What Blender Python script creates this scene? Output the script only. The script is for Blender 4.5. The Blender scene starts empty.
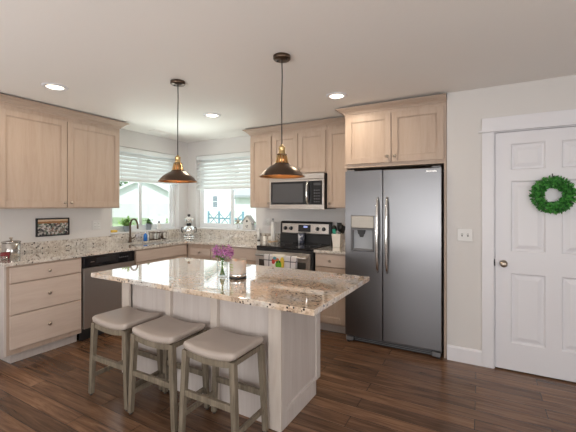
import bpy, bmesh, math, random
from mathutils import Vector, Matrix
random.seed(7)
PI = math.pi
D = bpy.data
SC = bpy.context.scene
COL = SC.collection

# ------------------------------------------------------------------ camera, world, light, exposure
FPX, YAW, Y0 = 346.9, 29.0417, 205.508
CAM = Vector((4.2088, -4.1819, 1.4087))
cam_d = D.cameras.new('camera')
cam_d.sensor_width = 36.0
cam_d.lens = FPX / 576 * 36
cam_d.shift_y = (Y0 - 216) / 576
cam_d.clip_end = 300
cam = D.objects.new('camera', cam_d)
COL.objects.link(cam)
cam.location = CAM
cam.rotation_euler = (math.radians(90), 0, math.radians(YAW))
SC.camera = cam

SC.cycles.transparent_max_bounces = 24
vs = SC.view_settings
vs.view_transform = 'Standard'
vs.look = 'None'
vs.exposure = -0.12
vs.gamma = 1.0
vs.use_curve_mapping = False

w = D.worlds.new('overcast_sky')
SC.world = w
w.use_nodes = True
bg = w.node_tree.nodes['Background']
bg.inputs[0].default_value = (0.94, 0.97, 1.0, 1)
bg.inputs[1].default_value = 1.9


def area(name, loc, rot, sx, sy, power, col, portal=False, parent=None, shape='RECTANGLE', spread=None):
    l = D.lights.new(name, 'AREA')
    l.shape = shape
    l.size = sx
    l.size_y = sy
    l.energy = power
    l.color = col
    if spread is not None:
        l.spread = spread
    if portal:
        l.cycles.is_portal = True
    o = D.objects.new(name, l)
    COL.objects.link(o)
    o.location = loc
    o.rotation_euler = rot
    if parent:
        o.parent = parent
    return o


# daylight from the living room's glazing behind the camera (windows built below)
area('living_room_daylight', (3.3, -7.05, 1.3), (math.radians(90), 0, 0), 3.4, 2.0, 52, (1.0, 0.98, 0.96))
area('side_window_daylight', (6.95, -4.6, 1.35), (0, math.radians(90), 0), 1.6, 2.0, 42, (1.0, 0.97, 0.94))
# added fill lights with no lamp body, well behind the camera, washing the ceiling
for ux, uy in ((1.3, -5.0), (3.6, -5.4), (5.7, -4.6)):
    area('added_ceiling_fill', (ux, uy, .9), (math.radians(180 - 22), 0, 0), .8, .8, 19, (1.0, 0.97, 0.945))
fill_aim = Vector((1.3, -1.0, 2.6)) - Vector((3.2, -5.9, .9))  # one more added fill, aimed at the far ceiling
area('added_ceiling_fill', (3.2, -5.9, .9), (-fill_aim).to_track_quat('Z', 'Y').to_euler(), .6, .6, 2.5, (0.97, 0.98, 1.0), spread=math.radians(70))
# added lights low outside the two kitchen windows, standing in for ground bounce
for px_, py_, tx, ty in ((-1.3, -.78, 1.3, -.9), (.78, 1.3, .9, -1.3)):
    g_aim = Vector((tx, ty, 2.44)) - Vector((px_, py_, .25))
    area('added_window_bounce', (px_, py_, .25), (-g_aim).to_track_quat('Z', 'Y').to_euler(), 1.6, 1.2, 130, (0.93, 1.0, 0.92))
sun_d = D.lights.new('sun', 'SUN')
sun_d.energy = 3.6
sun_d.angle = math.radians(3)
sun_d.color = (1.0, 0.97, 0.92)
sun = D.objects.new('sun', sun_d)
COL.objects.link(sun)
sun.rotation_euler = Vector((-0.45, 0.42, -0.79)).to_track_quat('-Z', 'Y').to_euler()
# the two kitchen windows sample the sky
area('kitchen_window_daylight_left', (-0.17, -0.775, 1.6), (0, math.radians(-90), 0), 1.2, 1.2, 1, (1, 1, 1), portal=True)
area('kitchen_window_daylight_back', (0.775, 0.17, 1.6), (math.radians(-90), 0, 0), 1.2, 1.2, 1, (1, 1, 1), portal=True)

# ------------------------------------------------------------------ helpers


def fr():
    return Vector((-math.sin(math.radians(YAW)), math.cos(math.radians(YAW)), 0)), Vector((math.cos(math.radians(YAW)), math.sin(math.radians(YAW)), 0))


def tag(o, label=None, cat=None, group=None, kind=None):
    if label: o['label'] = label
    if cat: o['category'] = cat
    if group: o['group'] = group
    if kind: o['kind'] = kind
    return o


def thing(name, label, cat, loc=(0, 0, 0), rz=0.0, group=None, kind=None):
    o = D.objects.new(name, None)
    o.empty_display_size = 0.1
    COL.objects.link(o)
    o.location = loc
    o.rotation_euler = (0, 0, rz)
    return tag(o, label, cat, group, kind)


class MB:
    """collects shapes into one mesh"""

    def __init__(s):
        s.v = []
        s.f = []
        s.m = []
        s.sm = []

    def add(s, vs_, fs, mi=0, smooth=False):
        b = len(s.v)
        s.v += [tuple(p) for p in vs_]
        for f in fs:
            s.f.append([b + i for i in f])
            s.m.append(mi)
            s.sm.append(smooth)
        return s

    def box(s, x0, x1, y0, y1, z0, z1, mi=0):
        if x0 > x1: x0, x1 = x1, x0
        if y0 > y1: y0, y1 = y1, y0
        if z0 > z1: z0, z1 = z1, z0
        return s.add([(x0, y0, z0), (x1, y0, z0), (x1, y1, z0), (x0, y1, z0), (x0, y0, z1), (x1, y0, z1), (x1, y1, z1), (x0, y1, z1)],
                     [(0, 3, 2, 1), (4, 5, 6, 7), (0, 1, 5, 4), (1, 2, 6, 5), (2, 3, 7, 6), (3, 0, 4, 7)], mi)

    def bar(s, p, q, w0, d0, w1=None, d1=None, up=None, mi=0):
        """square bar from p to q, section w x d (w along x-ish)"""
        p, q = Vector(p), Vector(q)
        w1 = w0 if w1 is None else w1
        d1 = d0 if d1 is None else d1
        t = (q - p).normalized()
        u = Vector(up) if up else (Vector((1, 0, 0)) if abs(t.x) < 0.8 else Vector((0, 1, 0)))
        a = (u - t * u.dot(t)).normalized()
        b = t.cross(a)
        vs_ = []
        for c, ww, dd in ((p, w0, d0), (q, w1, d1)):
            for i, j in ((-1, -1), (1, -1), (1, 1), (-1, 1)):
                vs_.append(c + a * (i * ww / 2) + b * (j * dd / 2))
        return s.add(vs_, [(0, 3, 2, 1), (4, 5, 6, 7), (0, 1, 5, 4), (1, 2, 6, 5), (2, 3, 7, 6), (3, 0, 4, 7)], mi)

    def tube(s, pts, r, n=10, cap=True, mi=0):
        pts = [Vector(p) for p in pts]
        rs = r if isinstance(r, (list, tuple)) else [r] * len(pts)
        vs_ = []
        prev = None
        for i, p in enumerate(pts):
            t = (pts[min(i + 1, len(pts) - 1)] - pts[max(i - 1, 0)]).normalized()
            if prev is None:
                u = Vector((0, 0, 1)) if abs(t.z) < 0.9 else Vector((1, 0, 0))
                a = (u - t * u.dot(t)).normalized()
            else:
                a = (prev - t * prev.dot(t)).normalized()
            prev = a
            b = t.cross(a)
            for k in range(n):
                th = 2 * PI * k / n
                vs_.append(p + (a * math.cos(th) + b * math.sin(th)) * rs[i])
        fs = []
        for i in range(len(pts) - 1):
            for k in range(n):
                fs.append((i * n + k, i * n + (k + 1) % n, (i + 1) * n + (k + 1) % n, (i + 1) * n + k))
        s.add(vs_, fs, mi, True)
        if cap:
            b0 = len(s.v) - len(vs_)
            s.f.append([b0 + k for k in range(n)][::-1]); s.m.append(mi); s.sm.append(False)
            s.f.append([b0 + (len(pts) - 1) * n + k for k in range(n)]); s.m.append(mi); s.sm.append(False)
        return s

    def lathe(s, prof, n=32, c=(0, 0, 0), axis='z', mi=0, smooth=True, close=False):
        """prof: list of (r, h)"""
        vs_ = []
        for r, h in prof:
            for k in range(n):
                th = 2 * PI * k / n
                x, y = r * math.cos(th), r * math.sin(th)
                if axis == 'z': p = (x, y, h)
                elif axis == 'y': p = (x, -h, y)      # h runs towards -y
                else: p = (h, x, y)
                vs_.append((p[0] + c[0], p[1] + c[1], p[2] + c[2]))
        fs = []
        m = len(prof)
        for i in range(m - 1 if not close else m):
            j = (i + 1) % m
            for k in range(n):
                fs.append((i * n + k, i * n + (k + 1) % n, j * n + (k + 1) % n, j * n + k))
        s.add(vs_, fs, mi, smooth)
        if not close:
            b0 = len(s.v) - len(vs_)
            if prof[0][0] > 1e-6:
                s.f.append([b0 + k for k in range(n)][::-1]); s.m.append(mi); s.sm.append(False)
            if prof[-1][0] > 1e-6:
                s.f.append([b0 + (m - 1) * n + k for k in range(n)]); s.m.append(mi); s.sm.append(False)
        return s

    def prism(s, poly, y0, y1, mi=0, plane='xz'):
        """extrude a polygon; plane xz along y, yz along x, xy along z"""
        n = len(poly)
        vs_ = []
        for t in (y0, y1):
            for a, b in poly:
                vs_.append({'xz': (a, t, b), 'yz': (t, a, b), 'xy': (a, b, t)}[plane])
        fs = [tuple(range(n))[::-1], tuple(range(n, 2 * n))] + [(i, (i + 1) % n, n + (i + 1) % n, n + i) for i in range(n)]
        return s.add(vs_, fs, mi)

    def grid(s, fn, nu, nv, mi=0, smooth=True):
        vs_ = [fn(i / nu, j / nv) for j in range(nv + 1) for i in range(nu + 1)]
        fs = [(j * (nu + 1) + i, j * (nu + 1) + i + 1, (j + 1) * (nu + 1) + i + 1, (j + 1) * (nu + 1) + i) for j in range(nv) for i in range(nu)]
        return s.add(vs_, fs, mi, smooth)

    def obj(s, name, mat, parent=None, bevel=0.0, loc=None, solid=0.0, seg=2):
        me = D.meshes.new(name)
        me.from_pydata(s.v, [], s.f)
        for mm in (mat if isinstance(mat, (list, tuple)) else [mat]):
            me.materials.append(mm)
        for p, mi, sm in zip(me.polygons, s.m, s.sm):
            p.material_index = mi
            p.use_smooth = sm
        bm = bmesh.new()
        bm.from_mesh(me)
        bmesh.ops.remove_doubles(bm, verts=bm.verts, dist=1e-6)
        bmesh.ops.recalc_face_normals(bm, faces=bm.faces)
        bm.to_mesh(me)
        bm.free()
        o = D.objects.new(name, me)
        COL.objects.link(o)
        if parent: o.parent = parent
        if loc: o.location = loc
        if solid:
            md = o.modifiers.new('solid', 'SOLIDIFY'); md.thickness = solid; md.offset = 0
        if bevel:
            md = o.modifiers.new('bevel', 'BEVEL'); md.width = bevel; md.segments = seg; md.limit_method = 'ANGLE'; md.angle_limit = math.radians(40)
            md.harden_normals = False
        return o


def copy_tree(o, parent=None):
    c = o.copy()
    COL.objects.link(c)
    if parent is not None:
        c.parent = parent
    for ch in [x for x in D.objects if x.parent == o]:
        copy_tree(ch, c)
    return c


# ------------------------------------------------------------------ materials
def mat(name, col=(0.8, 0.8, 0.8), rough=0.5, metal=0.0, spec=0.5, **kw):
    m = D.materials.new(name)
    m.use_nodes = True
    p = m.node_tree.nodes['Principled BSDF']
    p.inputs['Base Color'].default_value = (*col, 1)
    p.inputs['Roughness'].default_value = rough
    p.inputs['Metallic'].default_value = metal
    p.inputs['Specular IOR Level'].default_value = spec
    for k, v in kw.items():
        p.inputs[k.replace('_', ' ')].default_value = v
    return m


class NT:
    def __init__(s, m):
        s.t = m.node_tree
        s.p = s.t.nodes.get('Principled BSDF')

    def n(s, typ, **kw):
        nd = s.t.nodes.new(typ)
        for k, v in kw.items():
            if k.startswith('i_'):
                nd.inputs[k[2:].replace('_', ' ')].default_value = v
            else:
                setattr(nd, k, v)
        return nd

    def l(s, a, b):
        s.t.links.new(a, b)

    def coord(s, scale=(1, 1, 1), kind='Object', rot=(0, 0, 0)):
        c = s.n('ShaderNodeTexCoord')
        mp = s.n('ShaderNodeMapping')
        mp.inputs['Scale'].default_value = scale
        mp.inputs['Rotation'].default_value = rot
        s.l(c.outputs[kind], mp.inputs[0])
        return mp.outputs[0]

    def noise(s, vec, scale, detail=3, rough=0.55, dist=0.0):
        nd = s.n('ShaderNodeTexNoise')
        nd.inputs['Scale'].default_value = scale
        nd.inputs['Detail'].default_value = detail
        nd.inputs['Roughness'].default_value = rough
        nd.inputs['Distortion'].default_value = dist
        if vec is not None: s.l(vec, nd.inputs['Vector'])
        return nd.outputs['Fac']

    def ramp(s, fac, stops, interp='LINEAR'):
        r = s.n('ShaderNodeValToRGB')
        r.color_ramp.interpolation = interp
        els = r.color_ramp.elements
        while len(els) < len(stops): els.new(0.5)
        for e, (pos, c) in zip(els, stops):
            e.position = pos
            e.color = (*c, 1) if len(c) == 3 else c
        s.l(fac, r.inputs[0])
        return r.outputs[0]

    def mix(s, fac, a, b, mode='MIX'):
        mx = s.n('ShaderNodeMix', data_type='RGBA', blend_type=mode)
        for sock, val in ((0, fac), (6, a), (7, b)):
            if isinstance(val, (int, float)): mx.inputs[sock].default_value = val
            elif isinstance(val, tuple): mx.inputs[sock].default_value = (*val, 1)
            else: s.l(val, mx.inputs[sock])
        return mx.outputs[2]

    def math(s, op, a, b=None):
        nd = s.n('ShaderNodeMath', operation=op)
        for i, val in enumerate((a, b)):
            if val is None: continue
            if isinstance(val, (int, float)): nd.inputs[i].default_value = val
            else: s.l(val, nd.inputs[i])
        return nd.outputs[0]

    def bump(s, h, strength=0.2, dist=0.01):
        b = s.n('ShaderNodeBump')
        b.inputs['Strength'].default_value = strength
        b.inputs['Distance'].default_value = dist
        s.l(h, b.inputs['Height'])
        s.l(b.outputs[0], s.p.inputs['Normal'])


def wood(name, scale, a=(0.43, 0.325, 0.255), b=(0.475, 0.37, 0.297), c=(0.505, 0.40, 0.33), rough=0.42, rnd=True):
    m = mat(name, rough=rough, spec=0.35)
    t = NT(m)
    v = t.coord(scale)
    if rnd:
        oi = t.n('ShaderNodeObjectInfo')
        sc_ = t.n('ShaderNodeVectorMath', operation='SCALE')
        cmb = t.n('ShaderNodeCombineXYZ')
        for i in range(3): t.l(oi.outputs['Random'], cmb.inputs[i])
        t.l(cmb.outputs[0], sc_.inputs[0])
        sc_.inputs['Scale'].default_value = 37.0
        ad = t.n('ShaderNodeVectorMath', operation='ADD')
        t.l(v, ad.inputs[0]); t.l(sc_.outputs[0], ad.inputs[1])
        v = ad.outputs[0]
    f = t.noise(v, 1.0, 6, 0.62, 0.9)
    g = t.noise(v, 5.0, 4, 0.6)
    k = t.math('ADD', t.math('MULTIPLY', f, 0.72), t.math('MULTIPLY', g, 0.28))
    t.l(t.ramp(k, [(0.33, a), (0.5, b), (0.66, c)]), t.p.inputs['Base Color'])
    t.bump(g, 0.06, 0.004)
    return m


M = {}
M['wood_v'] = wood('pickled_maple_upright', (14, 14, 1.3))
M['wood_h'] = wood('pickled_maple_level', (1.6, 16, 16))
M['wood_front_lit'] = wood('pickled_maple_drawer_lit', (1.6, 16, 16), (0.53, 0.425, 0.36), (0.575, 0.47, 0.405), (0.61, 0.51, 0.44))  # same maple, colour lightened to make up for weak light on the drawers
M['island_wood'] = wood('whitewashed_maple', (16, 16, 1.2), (0.54, 0.475, 0.44), (0.59, 0.53, 0.495), (0.63, 0.575, 0.54), 0.5)
M['island_post'] = wood('whitewashed_maple_post', (16, 16, 1.2), (0.55, 0.47, 0.41), (0.61, 0.54, 0.48), (0.65, 0.585, 0.53), 0.5)
M['stool_wood'] = wood('weathered_grey_oak', (30, 30, 3), (0.12, 0.098, 0.07), (0.20, 0.165, 0.12), (0.29, 0.245, 0.185), 0.55)


def wallmat(name, col, bs=60, st=0.06):
    m = mat(name, col, 0.75, spec=0.25)
    t = NT(m)
    v = t.coord()
    t.bump(t.noise(v, bs, 4, 0.6), st, 0.01)
    return m


M['wall'] = wallmat('painted_wall', (0.67, 0.65, 0.637))
M['ceiling'] = wallmat('ceiling_paint', (0.84, 0.81, 0.78), 38, 0.12)
M['trim'] = mat('white_trim_paint', (0.75, 0.745, 0.78), 0.35)
M['vinyl'] = mat('white_vinyl', (0.80, 0.82, 0.84), 0.35)
M['sill'] = mat('white_sill_paint', (0.78, 0.78, 0.78), 0.35)
M['steel_dark'] = mat('dark_seal', (0.02, 0.02, 0.022), 0.5)


def floor_mat():
    m = mat('hand_scraped_dark_hardwood', rough=0.3, spec=0.5)
    t = NT(m)
    v = t.coord()
    br = t.n('ShaderNodeTexBrick', offset=0.37, offset_frequency=2, squash=1.0)
    t.l(v, br.inputs['Vector'])
    br.inputs['Color1'].default_value = (0.0, 0.0, 0.0, 1)
    br.inputs['Color2'].default_value = (1, 1, 1, 1)
    br.inputs['Mortar'].default_value = (0.5, 0.5, 0.5, 1)
    br.inputs['Scale'].default_value = 1.0
    br.inputs['Mortar Size'].default_value = 0.0022
    br.inputs['Mortar Smooth'].default_value = 0.3
    br.inputs['Bias'].default_value = 0.0
    br.inputs['Brick Width'].default_value = 1.15
    br.inputs['Row Height'].default_value = 0.122
    v2 = t.coord((1.6, 22, 1))
    # offset the grain per plank
    ad = t.n('ShaderNodeVectorMath', operation='MULTIPLY_ADD')
    t.l(br.outputs['Color'], ad.inputs[0]); ad.inputs[1].default_value = (13, 7, 5); t.l(v2, ad.inputs[2])
    g = t.noise(ad.outputs[0], 1.0, 7, 0.65, 1.2)
    col = t.ramp(g, [(0.3, (0.062, 0.032, 0.018)), (0.52, (0.155, 0.083, 0.048)), (0.72, (0.26, 0.15, 0.09))])
    tone = t.ramp(br.outputs['Color'], [(0.0, (0.72, 0.71, 0.71)), (0.5, (1.0, 0.98, 0.95)), (1.0, (1.28, 1.25, 1.21))])
    col = t.mix(1.0, col, tone, 'MULTIPLY')
    col = t.mix(br.outputs['Fac'], col, (0.008, 0.004, 0.003))
    t.l(col, t.p.inputs['Base Color'])
    v3 = t.coord((3, 10, 1))
    scr = t.noise(v3, 2.0, 3, 0.5)
    h = t.math('SUBTRACT', t.math('ADD', t.math('MULTIPLY', scr, 0.5), t.math('MULTIPLY', g, 0.25)), t.math('MULTIPLY', br.outputs['Fac'], 0.6))
    t.bump(h, 0.22, 0.005)
    t.l(t.ramp(g, [(0.3, (0.26,) * 3), (0.7, (0.17,) * 3)]), t.p.inputs['Roughness'])
    return m


M['floor'] = floor_mat()


def granite(name, tan):
    m = mat(name, rough=0.06, spec=0.9, Coat_Weight=1.0, Coat_Roughness=0.03, Coat_IOR=1.95)
    t = NT(m)
    v = t.coord()
    n1 = t.noise(v, 34, 6, 0.72)
    base = t.ramp(n1, [(0.34, (0.33, 0.31, 0.295)), (0.43, (0.55, 0.51, 0.465)), (0.52, (0.70, 0.665, 0.62)), (0.66, (0.80, 0.785, 0.755))])
    # warm tan clouds; on the island partly painted-in warm light
    b_ = t.noise(v, 3.6, 4, 0.6)
    base = t.mix(t.ramp(b_, [(0.38, (0, 0, 0)), (0.54, (tan,) * 3)]), base, t.ramp(n1, [(0.36, (0.38, 0.26, 0.17)), (0.47, (0.66, 0.49, 0.34)), (0.66, (0.78, 0.63, 0.47))]))
    # small black mica flecks
    vo = t.n('ShaderNodeTexVoronoi', feature='F1')
    t.l(v, vo.inputs['Vector']); vo.inputs['Scale'].default_value = 48
    c = t.noise(v, 17, 2, 0.5)
    sp = t.math('MULTIPLY', t.ramp(vo.outputs['Distance'], [(0.26, (1,) * 3), (0.36, (0,) * 3)]), t.ramp(c, [(0.50, (0,) * 3), (0.56, (1,) * 3)]))
    base = t.mix(sp, base, (0.030, 0.025, 0.025))
    # larger dark garnet blots
    vo2 = t.n('ShaderNodeTexVoronoi', feature='F1')
    t.l(t.coord((1, 1.8, 1)), vo2.inputs['Vector']); vo2.inputs['Scale'].default_value = 8.5
    d2 = t.noise(v, 5.3, 1, 0.5)
    sp2 = t.math('MULTIPLY', t.ramp(vo2.outputs['Distance'], [(0.10, (1,) * 3), (0.15, (0,) * 3)]), t.ramp(d2, [(0.48, (0,) * 3), (0.52, (1,) * 3)]))
    base = t.mix(t.math('MULTIPLY', sp2, .85), base, (0.09, 0.045, 0.032))
    t.l(base, t.p.inputs['Base Color'])
    return m


M['granite'] = granite('speckled_granite', 0.22)
M['granite_island'] = granite('tan_warm_lit_granite', 0.85)  # stone tan plus warm pendant light mixed into the colour


def brushed(name, col, rough, scale=(1, 1, 160), st=0.03):
    m = mat(name, col, rough, 1.0)
    t = NT(m)
    v = t.coord(scale)
    g = t.noise(v, 3.0, 3, 0.6)
    t.l(t.ramp(g, [(0.3, (rough * 0.8,) * 3), (0.7, (min(1, rough * 1.25),) * 3)]), t.p.inputs['Roughness'])
    t.bump(g, st, 0.001)
    return m


M['steel'] = mat('brushed_stainless', (0.58, 0.56, 0.545), 0.33, 1.0)
M['steel_fridge'] = mat('brushed_stainless_fridge', (0.215, 0.212, 0.22), 0.31, 1.0)
M['steel_warm'] = brushed('brushed_stainless_warm', (0.62, 0.58, 0.54), 0.30)
M['can_steel'] = mat('canister_steel', (0.50, 0.48, 0.45), 0.14, 1.0)
M['steel_soft'] = brushed('satin_stainless', (0.42, 0.39, 0.35), 0.5, st=0.0)
M['chrome'] = mat('polished_metal', (0.80, 0.79, 0.77), 0.12, 1.0)
M['satin'] = mat('satin_nickel', (0.42, 0.36, 0.30), 0.28, 1.0)
M['plate'] = mat('plate_plastic', (0.70, 0.69, 0.68), 0.35)
M['black_gloss'] = mat('black_glass', (0.012, 0.012, 0.014), 0.06)
M['black'] = mat('black_plastic', (0.018, 0.018, 0.02), 0.4)
M['grey_plastic'] = mat('grey_plastic', (0.16, 0.16, 0.17), 0.45)
M['oven_window'] = mat('oven_glass', (0.05, 0.045, 0.04), 0.08)
M['mw_window'] = mat('microwave_mesh_glass', (0.075, 0.075, 0.08), 0.12)
M['white_plastic'] = mat('white_plastic', (0.80, 0.80, 0.78), 0.35)
M['white_ceramic'] = mat('white_ceramic', (0.80, 0.77, 0.72), 0.2)
M['bronze'] = mat('dark_bronze', (0.115, 0.078, 0.056), 0.32, 0.9)
M['copper'] = mat('copper', (0.85, 0.42, 0.17), 0.28, 1.0)
M['brass'] = mat('aged_brass', (0.60, 0.43, 0.21), 0.3, 1.0)
M['cord'] = mat('cloth_cord', (0.045, 0.038, 0.034), 0.7)
M['leather'] = mat('taupe_vinyl', (0.46, 0.395, 0.35), 0.38, spec=0.4)
t_ = NT(M['leather']); t_.bump(t_.noise(t_.coord(), 220, 3, 0.6), 0.12, 0.002)
M['nail'] = mat('nailhead', (0.42, 0.36, 0.29), 0.3, 1.0)
M['pot'] = mat('grey_pot', (0.42, 0.46, 0.50), 0.5)
M['soil'] = mat('soil', (0.05, 0.035, 0.025), 0.9)
M['blue'] = mat('blue_soap', (0.02, 0.16, 0.55), 0.2)
M['yellow'] = mat('yellow_sponge', (0.75, 0.50, 0.10), 0.8)
M['red_dark'] = mat('dark_red_glass', (0.16, 0.02, 0.025), 0.12)
M['amber'] = mat('amber_wax', (0.75, 0.45, 0.22), 0.4)
M['utensil_black'] = mat('black_nylon', (0.012, 0.012, 0.012), 0.35)
M['utensil_green'] = mat('green_silicone', (0.01, 0.30, 0.20), 0.4)
M['paper'] = mat('paper_towel', (0.82, 0.81, 0.79), 0.9)
M['wood_small'] = mat('light_bamboo', (0.45, 0.33, 0.22), 0.5)
M['wax'] = mat('cream_ceramic', (0.72, 0.67, 0.58), 0.3)


def leafmat(name, a, b, tr=0.0):
    m = mat(name, a, 0.5)
    t = NT(m)
    f = t.noise(t.coord(), 45, 2, 0.5)
    c = t.ramp(f, [(0.35, a), (0.65, b)])
    t.l(c, t.p.inputs['Base Color'])
    if tr:
        tl = t.n('ShaderNodeBsdfTranslucent')
        t.l(c, tl.inputs[0])
        mx = t.n('ShaderNodeMixShader')
        mx.inputs[0].default_value = tr
        out = t.t.nodes['Material Output']
        t.l(t.p.outputs[0], mx.inputs[1]); t.l(tl.outputs[0], mx.inputs[2]); t.l(mx.outputs[0], out.inputs[0])
    return m


M['leaf_wreath'] = leafmat('boxwood_leaf', (0.018, 0.12, 0.022), (0.10, 0.40, 0.07))
M['leaf'] = leafmat('plant_leaf', (0.14, 0.32, 0.06), (0.42, 0.60, 0.20), 0.5)
M['leaf2'] = leafmat('pot_leaf', (0.12, 0.28, 0.10), (0.36, 0.50, 0.26), 0.5)
M['petal'] = leafmat('purple_petal', (0.30, 0.07, 0.27), (0.62, 0.30, 0.56))
M['stem'] = mat('stem_green', (0.10, 0.24, 0.05), 0.5)
M['tree_leaf'] = leafmat('tree_leaf', (0.03, 0.10, 0.03), (0.12, 0.26, 0.08))


def glass_thin(name, tint=(0.95, 0.98, 0.98), refl=1.0):
    m = D.materials.new(name)
    m.use_nodes = True
    nt = m.node_tree
    nt.nodes.clear()
    out = nt.nodes.new('ShaderNodeOutputMaterial')
    mx = nt.nodes.new('ShaderNodeMixShader')
    tr = nt.nodes.new('ShaderNodeBsdfTransparent')
    gl = nt.nodes.new('ShaderNodeBsdfGlossy')
    fz = nt.nodes.new('ShaderNodeLayerWeight')
    pw = nt.nodes.new('ShaderNodeMath'); pw.operation = 'POWER'; pw.inputs[1].default_value = 4.0
    ma = nt.nodes.new('ShaderNodeMath'); ma.operation = 'MULTIPLY_ADD'; ma.inputs[1].default_value = 0.65; ma.inputs[2].default_value = 0.035
    fz.inputs['Blend'].default_value = 0.5
    nt.links.new(fz.outputs['Facing'], pw.inputs[0])
    nt.links.new(pw.outputs[0], ma.inputs[0])
    gl.inputs['Roughness'].default_value = 0.01
    tr.inputs['Color'].default_value = (*tint, 1)
    mu = nt.nodes.new('ShaderNodeMath'); mu.operation = 'MULTIPLY'; mu.inputs[1].default_value = refl
    nt.links.new(ma.outputs[0], mu.inputs[0])
    nt.links.new(mu.outputs[0], mx.inputs[0])
    nt.links.new(tr.outputs[0], mx.inputs[1])
    nt.links.new(gl.outputs[0], mx.inputs[2])
    nt.links.new(mx.outputs[0], out.inputs[0])
    return m


M['glass'] = glass_thin('window_glass')
M['jar_glass'] = glass_thin('jar_glass', (0.93, 0.95, 0.94), 2.6)


def emit(name, col, strength):
    m = D.materials.new(name)
    m.use_nodes = True
    p = m.node_tree.nodes['Principled BSDF']
    p.inputs['Base Color'].default_value = (0.8, 0.8, 0.8, 1)
    p.inputs['Emission Color'].default_value = (*col, 1)
    p.inputs['Emission Strength'].default_value = strength
    return m


M['lens'] = emit('downlight_lens', (1.0, 0.86, 0.66), 9)
M['bulb'] = emit('warm_bulb', (1.0, 0.60, 0.25), 45)
M['display'] = emit('blue_display', (0.10, 0.22, 0.9), 0.7)


def blind_mat():
    m = mat('blind_slat_white', (0.78, 0.80, 0.80), 0.4)
    return m


M['blind'] = blind_mat()

# ------------------------------------------------------------------ room shell
H = 2.44
XR, YB = 6.9, -7.0       # right wall, rear wall
DY = -0.69               # face of the door wall
PX = 3.938               # its left end, beside the refrigerator


def struct(name, mb, m, bevel=0.0, parent=None):
    o = mb.obj(name, m, parent, bevel)
    if parent is None: o['kind'] = 'structure'
    return o


struct('floor', MB().box(-0.14, XR + .14, YB - .14, 0.14, -0.12, 0.0), M['floor'])
struct('ceiling', MB().box(-0.14, XR + .14, YB - .14, 0.14, H, H + 0.12), M['ceiling'])

W1 = (-1.357, -0.192, 1.036, 2.205)   # window 1: y range, z range in the left wall
W2 = (0.186, 1.362, 1.036, 2.205)     # window 2: x range, z range in the back wall
T = 0.14


def wall_with_hole(a0, a1, h, vertical, c0, c1):
    """vertical: 'x' wall along y at thickness c0..c1, or 'y' wall along x"""
    mb = MB()
    (p0, p1, q0, q1) = h
    for (u0, u1, z0, z1) in ((a0, p0, 0, H), (p1, a1, 0, H), (p0, p1, 0, q0), (p0, p1, q1, H)):
        if vertical == 'x': mb.box(c0, c1, u0, u1, z0, z1)
        else: mb.box(u0, u1, c0, c1, z0, z1)
    return mb


struct('wall_left', wall_with_hole(YB - T, T, W1, 'x', -T, 0), M['wall'])
struct('wall_back', wall_with_hole(0, PX, W2, 'y', 0, T), M['wall'])
# pantry block with the white door
DX0, DX1, DZ = 4.306, 5.130, 2.045
mb = MB()
mb.box(PX, DX0, DY, DY + .11, 0, H); mb.box(DX1, XR, DY, DY + .11, 0, H); mb.box(DX0, DX1, DY, DY + .11, DZ, H)
mb.box(PX, PX + .11, DY + .11, T, 0, H)
mb.box(PX + .11, XR, T - .02, T, 0, H)
struct('wall_pantry', mb, M['wall'])
struct('wall_right', wall_with_hole(YB - T, DY + .11, (-5.7, -3.5, 0.6, 2.1), 'x', XR, XR + T), M['wall'])
struct('wall_rear', wall_with_hole(0, XR, (1.5, 5.1, 0.05, 2.2), 'y', YB - T, YB), M['wall'])


# ---- windows
def slider_window(name, L, Hh, loc, rz):
    """local: x along the opening, y outward, z up; origin at the inner lower-left corner of the frame"""
    t = thing(name, 'white vinyl sliding window', 'window', loc, rz, kind='structure')
    f = MB(); fw = 0.045
    f.box(0, L, 0, .05, 0, fw); f.box(0, L, 0, .05, Hh - fw, Hh); f.box(0, fw, 0, .05, fw, Hh - fw); f.box(L - fw, L, 0, .05, fw, Hh - fw)
    f.obj('window_frame', M['vinyl'], t, 0.003)
    return t, fw


def sash(t, x0, x1, y0, y1, z0, z1, b=0.042):
    s_ = MB()
    s_.box(x0, x1, y0, y1, z0, z0 + b); s_.box(x0, x1, y0, y1, z1 - b, z1); s_.box(x0, x0 + b, y0, y1, z0 + b, z1 - b); s_.box(x1 - b, x1, y0, y1, z0 + b, z1 - b)
    so = s_.obj('sash', M['vinyl'], t, 0.003)
    MB().box(x0 + b, x1 - b, (y0 + y1) / 2 - .002, (y0 + y1) / 2 + .002, z0 + b, z1 - b).obj('pane', M['glass'], so)


# window 1 in the left wall: outward is -x -> rz = 90deg maps local x to +y, local y to -x
L1 = W1[1] - W1[0]; H1 = W1[3] - W1[2]
t, fw = slider_window('window_1', L1 - .004, H1 - .004, (-0.085, W1[0] + .002, W1[2] + .002), PI / 2)
sash(t, fw, L1 * 0.465, .006, .024, fw, H1 - .004 - fw)
sash(t, L1 * 0.435, L1 - .004 - fw, .027, .045, fw, H1 - .004 - fw)
L2 = W2[1] - W2[0]
t, fw = slider_window('window_2', L2 - .004, H1 - .004, (W2[0] + .002, 0.085, W2[2] + .002), 0)
sash(t, fw, L2 * 0.57, .006, .024, fw, H1 - .004 - fw)
sash(t, L2 * 0.54, L2 - .004 - fw, .027, .045, fw, H1 - .004 - fw)
# sills
struct('trim_1', MB().box(-0.083, 0.012, W1[0] + .002, W1[1] - .002, W1[2] + .0005, W1[2] + .018), M['sill'], 0.003)
struct('trim_2', MB().box(W2[0] + .002, W2[1] - .002, -0.012, 0.083, W2[2] + .0005, W2[2] + .018), M['sill'], 0.003)

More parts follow.
